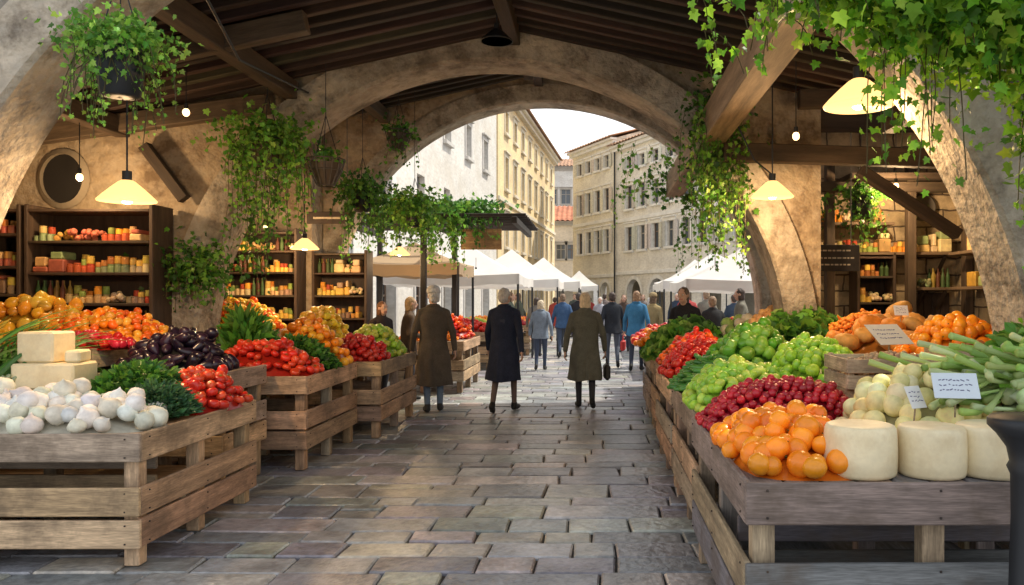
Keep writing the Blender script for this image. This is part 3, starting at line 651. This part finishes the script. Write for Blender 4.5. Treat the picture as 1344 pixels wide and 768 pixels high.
mb.add(lathe([(.001,-.02),(.17,-.02),(.19,0),(.17,.03),(.155,.03),(.15,.02),(.001,.02)],28),(4.50,10.92,2.85),Euler((1.5708,0,0)).to_matrix(),1,(.1,.09,.08)); mb.build('case',m_trim,e,smooth=True)
e=empty('loudspeaker'); mb=MB(); bx(mb,3.0,3.42,14.5,14.8,1.9,2.6,(.015,.015,.017),.03)
mb.add(lathe([(.001,.0),(.12,.0),(.14,.02),(.15,.0),(.15,-.02)],20),(3.21,14.485,2.1),Euler((1.57,0,0)).to_matrix(),1,(.03,.03,.03)); mb.add(lathe([(.001,.0),(.05,.0),(.06,.02),(.07,-.02)],16),(3.21,14.485,2.42),Euler((1.57,0,0)).to_matrix(),1,(.03,.03,.03))
tube(mb,[(3.21,14.65,0),(3.21,14.65,1.92)],.03); mb.build('cabinet',m_metal,e)
e=empty('iron_bollard'); mb=MB()
mb.add(lathe([(.17,0),(.17,.05),(.12,.1),(.085,.2),(.08,.4),(.095,.43),(.08,.46),(.07,.8),(.072,.95),(.085,.98),(.075,1.0),(.085,1.05),(.12,1.10),(.15,1.13),(.15,1.155),(.14,1.165),(.02,1.17)],28),(1.61,2.93,0),None,1,(.03,.03,.03)); mb.build('post',m_metal,e,smooth=True)
# ------------------------------------------------------------ lamps
def plight(e,z,P,rad):
    l=bpy.data.lights.new('lamp_light','POINT'); l.energy=P; l.color=(1,.65,.33); l.shadow_soft_size=rad; o=bpy.data.objects.new('lamp_light',l); S.collection.objects.link(o); o.parent=e; o.location=(0,0,z)
def pendant(x,y,z,r,ztop,lit=True,P=25,name='pendant_lamp'):
    e=empty(name,(x,y,z)); mb=MB()
    mb.add(lathe([(r,0),(r*1.02,.01),(r*.86,r*.22),(r*.55,r*.52),(r*.30,r*.74),(r*.2,r*.8),(r*.16,r*.78),(r*.5,r*.46),(r*.82,r*.2),(r*.97,.0)],28),(0,0,0),None,1,(.8,.7,.5))
    mb.build('shade',m_shade if lit else m_metal,e,smooth=True)
    m2=MB(); tube(m2,[(0,0,r*.76),(0,0,r*1.15)],r*.17,n=12); tube(m2,[(0,0,r*1.1),(0,0,ztop-z)],.007); m2.build('cord',m_metal,e)
    if lit:
        m3=MB(); m3.add(T_small,(0,0,r*.12),None,r*.24,(1,.9,.7)); m3.build('bulb',m_bulb,e,smooth=True); plight(e,-.12,P,.08)
pendant(-3.52,6.0,2.33,.20,4.1,P=85); pendant(1.80,8.05,2.62,.21,4.1,P=90); pendant(1.86,5.6,2.95,.24,4.1,P=60)
pendant(-4.0,11.0,2.28,.19,4.6,P=80); pendant(-3.4,13.9,2.36,.18,3.1,P=50); pendant(-.98,8.0,4.18,.16,4.6,lit=False)
def bulb(x,y,z,zt,P=0):
    e=empty('light_bulb',(x,y,z)); mb=MB(); mb.add(sph(12,8,1.2),(0,0,0),None,.034,(1,.9,.7)); mb.build('glass',m_bulb,e,smooth=True); m2=MB(); tube(m2,[(0,0,.035),(0,0,.09)],.02);tube(m2,[(0,0,.08),(0,0,zt-z)],.005); m2.build('cord',m_metal,e)
    if P: plight(e,-.09,P,.05)
bulb(-4.1,8.0,3.47,4.0,0); bulb(1.95,7.7,3.17,3.9,0); bulb(-4.7,11.4,2.62,4.5,25); bulb(-5.3,8.2,2.85,3.7,45); bulb(3.75,9.9,3.0,3.9,90); bulb(-3.0,15.5,2.5,3.0,0); bulb(-2.6,17.5,2.2,2.5,0)
mb=MB(); tube(mb,[(-2.6,5.0,3.8),(-2.9,6.5,3.55),(-3.2,8.9,3.9)],.012); tube(mb,[(1.45,8.05,3.35),(1.62,8.05,3.0),(1.8,8.05,2.85)],.008); mb.build('overhead_cable',m_metal)
# ------------------------------------------------------------ hanging plants
IV=[(.13,.32,.04),(.08,.22,.035),(.20,.42,.06),(.05,.14,.03)]
LG=[(.24,.48,.06),(.16,.38,.05),(.32,.55,.09),(.10,.26,.035)]
def strand(mb,p,L,size,cols,sway=.12,dens=26,T=T_ivy):
    p=Vector(p); d=Vector((U(-1,1),U(-1,1),U(-.2,.4))).normalized()*.6+Vector((0,0,-.2)); n=max(3,int(L/.06)); pts=[p.copy()]
    for i in range(n):
        d=(d*.78+Vector((U(-1,1)*sway,U(-1,1)*sway,-.34))); p=p+d.normalized()*(L/n); pts.append(p.copy())
        for k in range(max(1,int(dens*L/n+R()))):
            s=size*U(.55,1.2)*(1-.35*i/n); q=p+Vector((U(-1,1),U(-1,1),U(-1,1)))*size*.8
            ro=Euler((U(-2.3,-.6),U(-.7,.7),U(-3.14,3.14))).to_matrix()
            mb.add(T,q,ro,s,jit(random.choice(cols),.35))
    tube(mb,pts,.003,(.12,.1,.04),4,caps=False)
def cloud(mb,c,r,n,size,cols,T=T_ivy):
    for i in range(n):
        v=Vector((random.gauss(0,.45),random.gauss(0,.45),random.gauss(0,.4))); 
        q=Vector(c)+Vector((v.x*r[0],v.y*r[1],v.z*r[2]))
        mb.add(T,q,Euler((U(-2.4,.4),U(-.9,.9),U(-3.14,3.14))).to_matrix(),size*U(.55,1.25),jit(random.choice(cols),.4))
def basket_plant(x,y,z,r,size,n,strs,L,ztop,pot='pot',name='hanging_plant',cols=IV):
    e=empty(name,(x,y,z)); mb=MB()
    if pot=='pot': mb.add(lathe([(.05,-.16),(.11,-.15),(.135,.02),(.14,.1),(.15,.1),(.15,.13),(.12,.13),(.11,.08),(.02,.08)],24),(0,0,0),None,1,(.03,.045,.07)); mb.build('pot',m_metal,e,smooth=True)
    else:
        for k in range(14): a=6.283*k/14; tube(mb,[(.09*math.cos(a),.09*math.sin(a),-.16),(.17*math.cos(a),.17*math.sin(a),0),(.2*math.cos(a),.2*math.sin(a),.12)],.006,(.1,.08,.06),5)
        for rr,zz in((.09,-.16),(.17,0),(.2,.12)): tube(mb,[(rr*math.cos(6.283*k/20),rr*math.sin(6.283*k/20),zz) for k in range(21)],.008,(.1,.08,.06),5,caps=False)
        mb.add(lathe([(.07,-.15),(.15,0),(.17,.08),(.02,.09)],16),(0,0,0),None,1,(.09,.06,.035)); mb.build('wire_basket',m_matte,e)
    m2=MB()
    for k in range(3): a=2.09*k; tube(m2,[(.14*math.cos(a),.14*math.sin(a),.12),(0,0,.6)],.004)
    tube(m2,[(0,0,.6),(0,0,ztop-z)],.004); m2.build('chains',m_metal,e)
    lf=MB(); cloud(lf,(0,0,.18),(r,r,r*.62),n,size,cols)
    for k in range(strs):
        a=U(0,6.28); q=U(.35,.9); strand(lf,(r*q*math.cos(a),r*q*math.sin(a),U(.0,.2)),L*U(.25,1),size,cols)
    lf.build('foliage',m_leaf,e)
basket_plant(-2.88,4.84,2.98,.29,.036,1500,60,.46,3.62,'pot',cols=LG)
basket_plant(-3.45,8.4,3.15,.46,.055,1100,60,1.0,4.0,'wire',cols=LG)
basket_plant(-2.9,8.6,2.98,.18,.05,90,5,.3,4.2,'wire')
basket_plant(-3.2,11.0,2.95,.42,.06,700,36,1.0,4.7,'pot')
basket_plant(-2.75,12.2,2.85,.46,.065,800,36,.8,4.8,'pot',cols=LG)
basket_plant(-2.95,12.0,4.0,.28,.06,160,12,.5,4.85,'wire')
basket_plant(2.45,9.9,2.62,.38,.06,550,30,.7,4.4,'pot'); basket_plant(3.35,10.0,2.75,.28,.06,350,22,.7,4.3,'pot')
lf=MB()
for i in range(48):
    strand(lf,(1.30+U(-.3,.4),9.0+U(-.6,.0)-.15,U(2.7,3.8)),U(.4,1.1),.06,LG if R()<.6 else IV)
cloud(lf,(1.35,8.85,3.3),(.38,.25,1.0),1000,.06,IV)
for i in range(16): strand(lf,(U(.4,1.2),12.9,3.9+U(-.4,.3)),U(.3,.9),.07,LG)
for i in range(18): strand(lf,(1.9+U(-.5,.5),12.8,3.1+U(-.4,.4)),U(.3,.8),.07,IV)
cloud(lf,(1.55,12.85,3.45),(.8,.15,.5),350,.07,IV)
lf.build('ivy_vine',m_leaf)
lf=MB(); cloud(lf,(-4.35,8.75,1.95),(.45,.25,.35),600,.06,IV)
for i in range(16): strand(lf,(-4.35+U(-.3,.3),8.7,2.0),U(.2,.6),.055,IV)
for i in range(26): strand(lf,(-3.7+U(-.35,.3),8.8,2.9+U(-.3,.5)),U(.4,1.0),.055,IV)
lf.build('climbing_plant',m_leaf)
lf=MB(); NR=[(.24,.48,.03),(.16,.38,.03),(.36,.60,.06),(.08,.22,.02)]
tube(lf,[(3.0,4.9,2.2),(2.7,4.6,3.0),(2.1,4.2,3.4),(1.4,4.0,3.5),(.7,3.95,3.45)],[.04,.035,.03,.02,.012],(.16,.11,.07),8)
for (c,r,n) in [((2.1,3.9,3.02),(.58,.45,.36),3800),((1.6,3.7,3.08),(.5,.35,.26),2500),((1.25,3.9,3.2),(.4,.3,.2),1100),((.9,3.9,3.32),(.35,.3,.14),380),((2.42,4.1,2.6),(.22,.3,.5),1100)]:
    cloud(lf,c,r,n,.066,NR)
for i in range(110):
    x=U(.55,2.6); strand(lf,(x,U(3.6,4.3),3.15+U(-.15,.2)),U(.12,.32)+max(0,x-1.2)*U(0,.40),.062,NR,dens=28)
for i in range(12): strand(lf,(1.62+U(-.12,.12),4.0,3.0),U(.5,.9),.06,NR,sway=.08,dens=22)
for i in range(20): strand(lf,(2.38+U(-.12,.3),4.1,2.9),U(.8,1.5),.062,NR,sway=.1,dens=22)
lf.build('grape_vine',m_leaf)
e=empty('pergola'); mb=MB()
for x in(-4.6,-3.0,-1.4): beam(mb,(x,13.9,2.98),(x,17.2,2.98),.1,.12,(.04,.035,.03))
y=14
while y<17.2: beam(mb,(-4.8,y,3.07),(-1.2,y,3.07),.05,.06,(.05,.04,.035)); y+=.32
for x in(-4.6,-3.0):
    for y in(14.0,17.1): bx(mb,x-.05,x+.05,y-.05,y+.05,0,2.92,(.04,.035,.03))
mb.build('frame',m_dark,e)
mb=MB(); bx(mb,-2.45,-1.7,14.6,14.64,2.5,2.88,(.42,.26,.13)); 
for x in(-2.4,-1.75): bx(mb,x-.015,x+.015,14.61,14.63,2.88,3.04,(.1,.08,.06),.002)
mb.build('wood_panel',m_wood,e)
lf=MB(); cloud(lf,(-3.1,14.4,3.2),(1.2,.6,.28),1400,.08,IV); cloud(lf,(-2.2,14.6,3.25),(.6,.5,.22),600,.08,IV)
for i in range(50): strand(lf,(U(-4.4,-1.8),U(13.9,14.6),3.1),U(.2,.7),.075,IV)
for i in range(16): strand(lf,(U(-2.8,-2.3),13.9,3.1),U(.5,1.1),.075,LG)
lf.build('ivy',m_leaf,e)
# ------------------------------------------------------------ canopies
def tent(name,x0,x1,y0,y1,ze,zp,m=None):
    e=empty(name); mb=MB(); c=((x0+x1)/2,(y0+y1)/2); n=10; cs=[(x0,y0),(x1,y0),(x1,y1),(x0,y1)]
    for s in range(4):
        a=cs[s];b=cs[(s+1)%4]; v=[];F=[]
        for i in range(n+1):
            t=i/n
            for j in range(n+1):
                u=j/n; ex=a[0]+(b[0]-a[0])*u; ey=a[1]+(b[1]-a[1])*u
                v.append((ex+(c[0]-ex)*t,ey+(c[1]-ey)*t,ze+(zp-ze)*(t**1.35)-.05*math.sin(math.pi*u)*(1-t)))
        for i in range(n):
            for j in range(n): q=i*(n+1)+j; F.append((q,q+1,q+n+2,q+n+1))
        k=len(v)
        for j in range(n+1): q=v[j]; v+= [(q[0],q[1],q[2]),(q[0],q[1],q[2]-.22-.02*math.cos(j*2))]
        for j in range(n): q=k+2*j; F.append((q,q+1,q+3,q+2))
        mb.raw(v,*flat(F))
    mb.build('canvas',m or m_canvas,e,smooth=True); p=MB()
    for x,y in cs: tube(p,[(x*.98+c[0]*.02,y*.98+c[1]*.02,0),(x*.98+c[0]*.02,y*.98+c[1]*.02,ze)],.025)
    p.build('poles',m_metal,e)
tent('market_tent',1.85,5.4,16,19.6,2.0,2.95); tent('market_tent',1.9,5.2,22,25.4,2.1,3.0); tent('market_tent',-1.6,.2,36,38,2.2,2.9); tent('market_tent',2.2,5,27,30,2.1,3.0)
tent('market_tent',-4.7,-1.65,17.5,21.6,2.15,3.0); tent('market_tent',-4.0,-1.0,22.2,26.2,2.15,3.1); tent('market_tent',-3.2,-.5,27.5,30.5,2.2,3.1); tent('market_tent',-2.9,-.6,32,35,2.2,3.0)
tent('market_tent',-4.7,-2.6,15.3,17.2,2.3,2.75,m_tan)
for (x0,x1,y0,y1,sd) in((-4.2,-2.3,17.8,21,'L'),(-3.9,-1.8,22.4,26.5,'L'),(2.1,4.8,16.3,18.8,'R'),(2.3,4.6,22.3,24.8,'R'),(.95,2.2,12.6,14.6,'R')):
    stall('wooden_market_stall',x0,x1,y0,y1,.85,sd)
    for k in range(5):
        yy=y0+(y1-y0)*(k+.5)/5; xx=(x0+x1)/2+(.35 if sd=='L' else -.35)
        heap('fruit_heap',xx,yy,.55,(y1-y0)/10,.85,.25,T_apple,.06,[random.choice([RED,ORA,YEL,LIM,G2,CHE])],'rand')
# ------------------------------------------------------------ people
def ell(c,r,rot=None):
    T=sph(16,12); v=T[0]*np.array(r)
    if rot is not None: v=v@np.array(rot).T
    return v+np.array(c),T[1],T[2]
def cap(mb,a,b,ra,rb,col=(1,1,1),n=12):
    a=Vector(a);b=Vector(b);d=(b-a); L=d.length
    if L<1e-5: d=Vector((0,0,1))
    d=d.normalized(); pts=[];rr=[]
    for t in(.05,.35,.65,.88): an=(1-t)*math.pi/2; pts.append(a-d*ra*math.sin(an)); rr.append(ra*math.cos(an))
    pts.append(a);rr.append(ra);pts.append(b);rr.append(rb)
    for t in(.35,.65,.88,1):
        an=t*math.pi/2*.98; pts.append(b+d*rb*math.sin(an)); rr.append(rb*math.cos(an))
    tube(mb,pts,rr,col,n)
def remesh(mb,vox,smooth=2):
    o=mb.build('tmp',m_skin)
    m=o.modifiers.new('r','REMESH'); m.mode='VOXEL'; m.voxel_size=vox
    if smooth: q=o.modifiers.new('s','SMOOTH'); q.iterations=smooth; q.factor=.5
    dg=bpy.context.evaluated_depsgraph_get(); ev=o.evaluated_get(dg); me=bpy.data.meshes.new_from_object(ev)
    bpy.data.objects.remove(o); return me
def setcol(me,C):
    for nm in('Col','lc'):
        if nm in me.attributes: me.attributes.remove(me.attributes[nm])
    a=me.attributes.new('Col','FLOAT_COLOR','POINT'); a.data.foreach_set('color',np.concatenate([C,np.ones((len(C),1))],1).astype(np.float32).ravel())
    me.polygons.foreach_set('use_smooth',np.ones(len(me.polygons),dtype=bool))
def fin(me,name,m,e):
    me.materials.clear(); me.materials.append(m); me.name=name; o=bpy.data.objects.new(name,me); S.collection.objects.link(o); o.parent=e
def getV(me):
    V=np.empty(len(me.vertices)*3); me.vertices.foreach_get('co',V); return V.reshape(-1,3)
SK=(.55,.34,.25)
def person(x,y,h,H=1.7,hem=.5,coat=(.05,.05,.055),leg=(.04,.05,.08),shoe=(.02,.02,.02),hair=(.5,.48,.45),stride=.22,swing=.18,arms='walk',near=False,hl='short',hat=None,headturn=0,lean=.03,bag=None,wide=1,legskin=False,name='person',lead=1):
    s=H/1.75; e=empty(name,(x,y,0),h); e.scale=(s,s,s); vox=.010 if near else .02
    parts=[]; mb=MB()
    def P(a,b,ra,rb,c): cap(mb,a,b,ra,rb); parts.append((np.array(a,float),np.array(b,float),ra,rb,c))
    lx=.095
    for sd in(-1,1):
        f=stride*sd*lead; fy=f; lift=.05 if f<-.05 else 0
        hip=(sd*lx,0,.93); ank=(sd*.09,fy-(.02 if f>0 else .03),.085+lift); kn=(sd*.098,fy*.45+.035+abs(f)*.1,.50)
        P(hip,kn,.088,.060,leg); P(kn,ank,.058 if not legskin else .05,.042 if not legskin else .036,leg if not legskin else (.12,.09,.08))
        heel=(ank[0],ank[1]-.03,.045+lift*1.5); toe=(ank[0]+sd*.03,ank[1]+.17,.032 + (0 if f<-.05 else .006)); ball=(ank[0]+sd*.02,ank[1]+.09,.042+lift*.4)
        P((ank[0],ank[1],ank[2]+.01),heel,.045,.042,shoe); P(heel,ball,.042,.043,shoe); P(ball,toe,.042,.030,shoe)
    ly=lambda z:(lean*(z-.9)*1.6)
    nk=(0,ly(1.48),1.46); hd=(0,ly(1.63)+.025,1.635)
    P((0,0,.95),(0,ly(1.3),1.3),.13,.13,coat); P(nk,(0,hd[1]-.01,1.58),.055,.05,SK)
    HR=Matrix.Rotation(headturn,3,'Z'); hp=lambda a,b,c: tuple(Vector(hd)+HR@Vector((a,b,c)))
    def EL(c,r,col): v,l,t=ell(c,r,HR); mb.raw(v,l,t); parts.append((np.array(c),np.array(c),max(r)*.9,max(r)*.9,col))
    EL(hp(0,-.008,.02),(.075,.092,.098),SK); EL(hp(0,.028,-.05),(.055,.06,.062),SK)
    P(hp(0,.085,.015),hp(0,.108,-.02),.010,.015,SK); P(hp(-.03,.07,.035),hp(.03,.07,.035),.02,.02,SK)
    P(hp(-.022,.078,-.055),hp(.022,.078,-.055),.010,.010,(.4,.16,.13))
    for sd in(-1,1): v,l,t=ell(hp(sd*.078,-.005,0),(.011,.02,.032),HR); mb.raw(v,l,t); parts.append((np.array(hp(sd*.078,0,0)),)*2+(.02,.02,SK))
    me=remesh(mb,vox if near else .015,1); V=getV(me)
    best=np.full(len(V),1e9); C=np.zeros((len(V),3))
    for a,b,ra,rb,c in parts:
        d=b-a; L2=max(d@d,1e-9); t=np.clip((V-a)@d/L2,0,1); q=np.linalg.norm(V-(a+t[:,None]*d),axis=1)-(ra+(rb-ra)*t); k=q<best; best[k]=q[k]; C[k]=c
    setcol(me,C); fin(me,'body',m_skin,e)
    ey=MB()
    for sd in(-1,1): 
        v,l,t=ell(hp(sd*.031,.078,.012),(.013,.012,.009)); ey.raw(v,l,t,(.7,.68,.65)); v,l,t=ell(hp(sd*.031,.087,.012),(.006,.005,.006)); ey.raw(v,l,t,(.03,.02,.02))
    ey.build('eyes',m_skin,e,smooth=True)
    cb=MB(); zs=[(1.535,.058,.056),(1.50,.068,.064),(1.475,.105,.078),(1.45,.155,.092),(1.42,.185,.105),(1.34,.200,.125),(1.2,.192,.132),(1.05,.182,.130),(.95,.195,.14),(.8,.215,.155),(.6,.235,.17),(.4,.25,.185),(.2,.26,.2)]
    zz=np.arange(1.535,hem-.001,-.035).tolist()+[hem]; za=[q[0] for q in zs][::-1]
    v=[];F=[];n=40; ph=U(0,6)
    for zi in zz:
        rx=np.interp(zi,za,[q[1] for q in zs][::-1])*wide; ry=np.interp(zi,za,[q[2] for q in zs][::-1])*wide
        t=max(0,min(1,(1.0-zi)/.5)); ry+=t*abs(stride)*.28
        for k in range(n):
            a=2*math.pi*k/n; f=1+t*(.07*math.sin(5*a+ph)+.04*math.sin(8*a+ph*2+zi*3))+.025*math.sin(3*a+zi*14+ph)
            if t>0 and abs(a-1.5*math.pi)<.12: f-=.10*t
            v.append((rx*f*math.cos(a),ry*f*math.sin(a)+ly(zi),zi+(0.012*math.sin(3*a+ph) if zi==hem else 0)))
    m_=len(zz)
    for i in range(m_-1):
        for k in range(n): F.append((i*n+k,(i+1)*n+k,(i+1)*n+(k+1)%n,i*n+(k+1)%n))
    F.append(tuple(range(n))); F.append(tuple((m_-1)*n+k for k in range(n))[::-1])
    cb.raw(v,*flat(F))
    hands=[]
    for sd in(-1,1):
        sh=Vector((sd*.172*wide,ly(1.42),1.405)); sw=-swing*sd*lead
        if arms=='walk': el=Vector((sd*(.225*wide+.035),sw*.55-.03+ly(1.2),1.125)); wr=Vector((sd*(.24*wide+.05),sw+.05,.885))
        elif arms=='hold': el=Vector((sd*.25*wide,-.02,1.14)); wr=Vector((sd*.13,.24,1.08))
        else: el=Vector((sd*.25*wide,.12,1.2)); wr=Vector((sd*.15,.38,1.1))
        cap(cb,sh,el,.060,.050,n=14); cap(cb,el,wr,.050,.038,n=14); cap(cb,(sd*.06,ly(1.46),1.455),sh,.055,.060,n=12)
        hands.append((sd,el,wr))
    for k in range(11):
        a=math.pi*k/11+math.pi; a2=math.pi*(k+1)/11+math.pi
        cap(cb,(.075*math.cos(a),ly(1.5)+.07*math.sin(a),1.51),(.075*math.cos(a2),ly(1.5)+.07*math.sin(a2),1.51),.02,.02,n=8)
    me=remesh(cb,vox,2); setcol(me,np.tile(np.array(coat),(len(me.vertices),1))); fin(me,'coat',m_cloth,e)
    for sd,el,wr in hands:
        hb=MB(); d=(wr-el).normalized(); side=Vector((0,1,0)) if arms=='walk' else Vector((-sd,0,0)); side=(side-d*side.dot(d)).normalized(); nr=Vector((-sd,0,0)) if arms=='walk' else Vector((0,0,-1)); nr=(nr-d*nr.dot(d)-side*nr.dot(side)).normalized()
        cap(hb,wr-d*.03,wr+d*.02,.026,.026,SK,10)
        for i,(o_,L) in enumerate(((.028,.068),(.010,.078),(-.009,.074),(-.027,.058))):
            k=wr+d*.095+side*o_; cap(hb,wr+d*.01+side*o_*.6,k,.015,.011,SK,8); k1=k+(d*.92+nr*.35).normalized()*L*.5; k2=k1+(d*.6+nr*.8).normalized()*L*.5; cap(hb,k,k1,.0095,.0085,SK,8); cap(hb,k1,k2,.0085,.007,SK,8)
        t0=wr+d*.03+side*.025; t1=t0+(side*.7+d*.7+nr*.2).normalized()*.04; cap(hb,t0,t1,.014,.011,SK,8); cap(hb,t1,t1+(d*.9+side*.2+nr*.3).normalized()*.032,.011,.008,SK,8)
        if near: me=remesh(hb,.004,1); setcol(me,np.tile(np.array(SK),(len(me.vertices),1))); fin(me,'hand',m_skin,e)
        else: hb.build('hand',m_skin,e,smooth=True)
    hb=MB(); L_=[(hp(0,-.022,.035),(.086,.092,.095)),(hp(0,-.05,-.01),(.078,.066,.085))]
    if hl=='bob': L_+=[(hp(0,-.055,-.07),(.082,.055,.085)),(hp(.05,-.02,-.05),(.035,.05,.08)),(hp(-.05,-.02,-.05),(.035,.05,.08))]
    for c,r in L_: v,l,t=ell(c,r,HR); hb.raw(v,l,t)
    me=remesh(hb,.008 if near else .014,1); V=getV(me)
    V+= (np.sin(V[:,[1,2,0]]*90+ph)*np.sin(V[:,[2,0,1]]*55))*.005; me.vertices.foreach_set('co',V.ravel())
    setcol(me,np.tile(np.array(hair),(len(V),1))); fin(me,'hair',m_hair,e)
    if hat:
        hb=MB(); hb.add(lathe([(.098,0),(.101,.02),(.097,.06),(.075,.10),(.03,.118),(.005,.12)],24),hp(0,-.012,.05),Euler((-.1,0,headturn)).to_matrix(),1,hat); hb.build('hat',m_cloth,e,smooth=True)
    if bag:
        sd=bag[0]; wr=[q[2] for q in hands if q[0]==sd][0]; bb=MB(); bc=wr+Vector((sd*.03,0,-.34))
        bb.add(cbox((.10,.30,.24),.035),bc,None,1,bag[1]); 
        tube(bb,[bc+Vector((0,-.09,.11)),bc+Vector((0,-.06,.2)),wr+Vector((0,0,-.10)),bc+Vector((0,.06,.2)),bc+Vector((0,.09,.11))],.009,bag[1],6); bb.build('handbag',m_matte,e)
    return e
person(-2.28,11.3,.25,1.74,.38,(.095,.078,.06),(.14,.2,.28),(.03,.03,.03),(.55,.54,.52),stride=.05,swing=.03,near=True,hat=(.6,.6,.58),headturn=.3,wide=1.04,name='elderly_shopper')
person(-1.27,11.2,-.12,1.74,.46,(.022,.028,.05),(.03,.03,.035),(.012,.012,.012),(.48,.46,.43),stride=.28,swing=.22,near=True,wide=1.0,legskin=True,headturn=-.3,name='walking_woman',hl='short')
person(-.13,11.6,.06,1.68,.44,(.12,.12,.095),(.03,.03,.035),(.015,.015,.015),(.68,.54,.36),stride=.2,swing=.08,near=True,wide=1.06,hl='bob',bag=(1,(.03,.025,.02)),name='walking_woman',lead=-1)
person(-1.2,17.8,0,1.56,.80,(.2,.25,.32),(.05,.07,.12),(.05,.05,.05),(.6,.5,.36),stride=.18,near=True,name='walking_woman',hl='bob')
person(-.85,21.5,.1,1.72,.82,(.05,.1,.2),(.05,.07,.12),hair=(.2,.13,.08),name='walking_man'); person(-.45,22.5,-.2,1.76,.8,(.03,.03,.035),(.03,.03,.04),hair=(.07,.05,.04),name='walking_man')
person(.42,18.4,.1,1.74,.80,(.03,.035,.045),(.08,.1,.14),hair=(.06,.04,.03),name='walking_man',lead=-1)
person(.93,17.6,-.15,1.76,.78,(.05,.18,.34),(.03,.04,.07),hair=(.3,.18,.1),hl='bob',bag=(-1,(.5,.03,.03)),near=True,name='shopper_in_blue_jacket')
person(1.35,18.5,-.4,1.70,.8,(.36,.28,.14),(.1,.08,.07),hair=(.15,.1,.06),hat=(.35,.27,.15),name='shopper',hl='bob')
person(1.42,11.95,2.6,1.76,.8,(.025,.025,.03),(.03,.03,.04),hair=(.12,.08,.05),arms='reach',stride=.03,near=True,lean=.16,name='stall_vendor')
person(-3.25,12.1,-2.2,1.55,.75,(.04,.03,.03),(.04,.04,.05),hair=(.16,.07,.03),arms='hold',stride=.03,near=True,hl='bob',name='stall_vendor')
person(-2.95,12.6,-1.2,1.62,.75,(.10,.07,.05),(.04,.04,.05),hair=(.3,.2,.1),arms='hold',stride=.03,hl='bob',name='stall_vendor')
CC=[(.03,.03,.035),(.05,.07,.12),(.2,.18,.15),(.35,.06,.05),(.1,.12,.1),(.3,.28,.26),(.08,.05,.04),(.45,.45,.45)]
for (x,y) in [(-2.1,19.5),(-1.6,22),(-1.1,26),(-.4,28),(.2,26.5),(.9,24),(1.5,21.3),(1.8,24.5),(2.4,20.6),(3.0,21.2),(.4,32),(1.1,30),(1.9,31),(-.8,33),(2.8,27),(-2.3,24.5),(3.7,21),(-1.5,30),(2.3,15.4),(2.9,15.6),(-.2,38),(.8,40),(-1.9,27.5),(2.1,36)]:
    person(x,y,random.choice([0,.3,-.4,3.0,1.5,-1.6]),U(1.58,1.8),U(.55,.82),jit(random.choice(CC),.2),jit((.05,.06,.09),.3),hair=random.choice([(.06,.04,.03),(.3,.2,.12),(.5,.48,.45),(.15,.09,.05)]),stride=U(.05,.2),hl=random.choice(['short','bob']),name='pedestrian',wide=U(1,1.1))
# ------------------------------------------------------------ world (hazy sky), sun, camera
w=bpy.data.worlds.new('World'); S.world=w; w.use_nodes=True; nt=w.node_tree; bg=nt.nodes['Background']
sk=nt.nodes.new('ShaderNodeTexSky'); sk.sky_type='NISHITA'; sk.sun_disc=False; EL=math.radians(58); AZ=math.radians(62)
sk.sun_elevation=EL; sk.sun_rotation=AZ; sk.air_density=1; sk.dust_density=2; sk.ozone_density=1
tc=nt.nodes.new('ShaderNodeTexCoord'); sp=nt.nodes.new('ShaderNodeSeparateXYZ'); nt.links.new(tc.outputs['Generated'],sp.inputs[0])
mr=nt.nodes.new('ShaderNodeMapRange'); mr.interpolation_type='SMOOTHSTEP'; nt.links.new(sp.outputs[2],mr.inputs[0]); mr.inputs[1].default_value=.15; mr.inputs[2].default_value=.8; mr.inputs[3].default_value=.95; mr.inputs[4].default_value=.45
mx=nt.nodes.new('ShaderNodeMix'); mx.data_type='RGBA'; nt.links.new(mr.outputs[0],mx.inputs[0]); nt.links.new(sk.outputs[0],mx.inputs[6]); mx.inputs[7].default_value=(9.6,9.7,9.8,1)
nt.links.new(mx.outputs[2],bg.inputs[0]); bg.inputs[1].default_value=.15
sl=bpy.data.lights.new('sun','SUN'); sl.energy=5; sl.angle=math.radians(.5); sl.color=(1,.92,.78); so=bpy.data.objects.new('sun',sl); S.collection.objects.link(so)
dv=Vector((math.sin(AZ)*math.cos(EL),math.cos(AZ)*math.cos(EL),math.sin(EL))); so.rotation_euler=dv.to_track_quat('Z','Y').to_euler(); so.location=(20,20,30)
cam=bpy.data.cameras.new('camera'); co=bpy.data.objects.new('camera',cam); S.collection.objects.link(co); co.location=(0,0,1.6); co.rotation_euler=(math.pi/2,0,0)
cam.lens=28; cam.sensor_width=36; cam.shift_x=-108/1344; cam.shift_y=8/1344; cam.clip_end=1000; cam.clip_start=.05
S.camera=co
S.view_settings.view_transform='Standard'; S.view_settings.look='None'; S.view_settings.exposure=0; S.view_settings.gamma=1
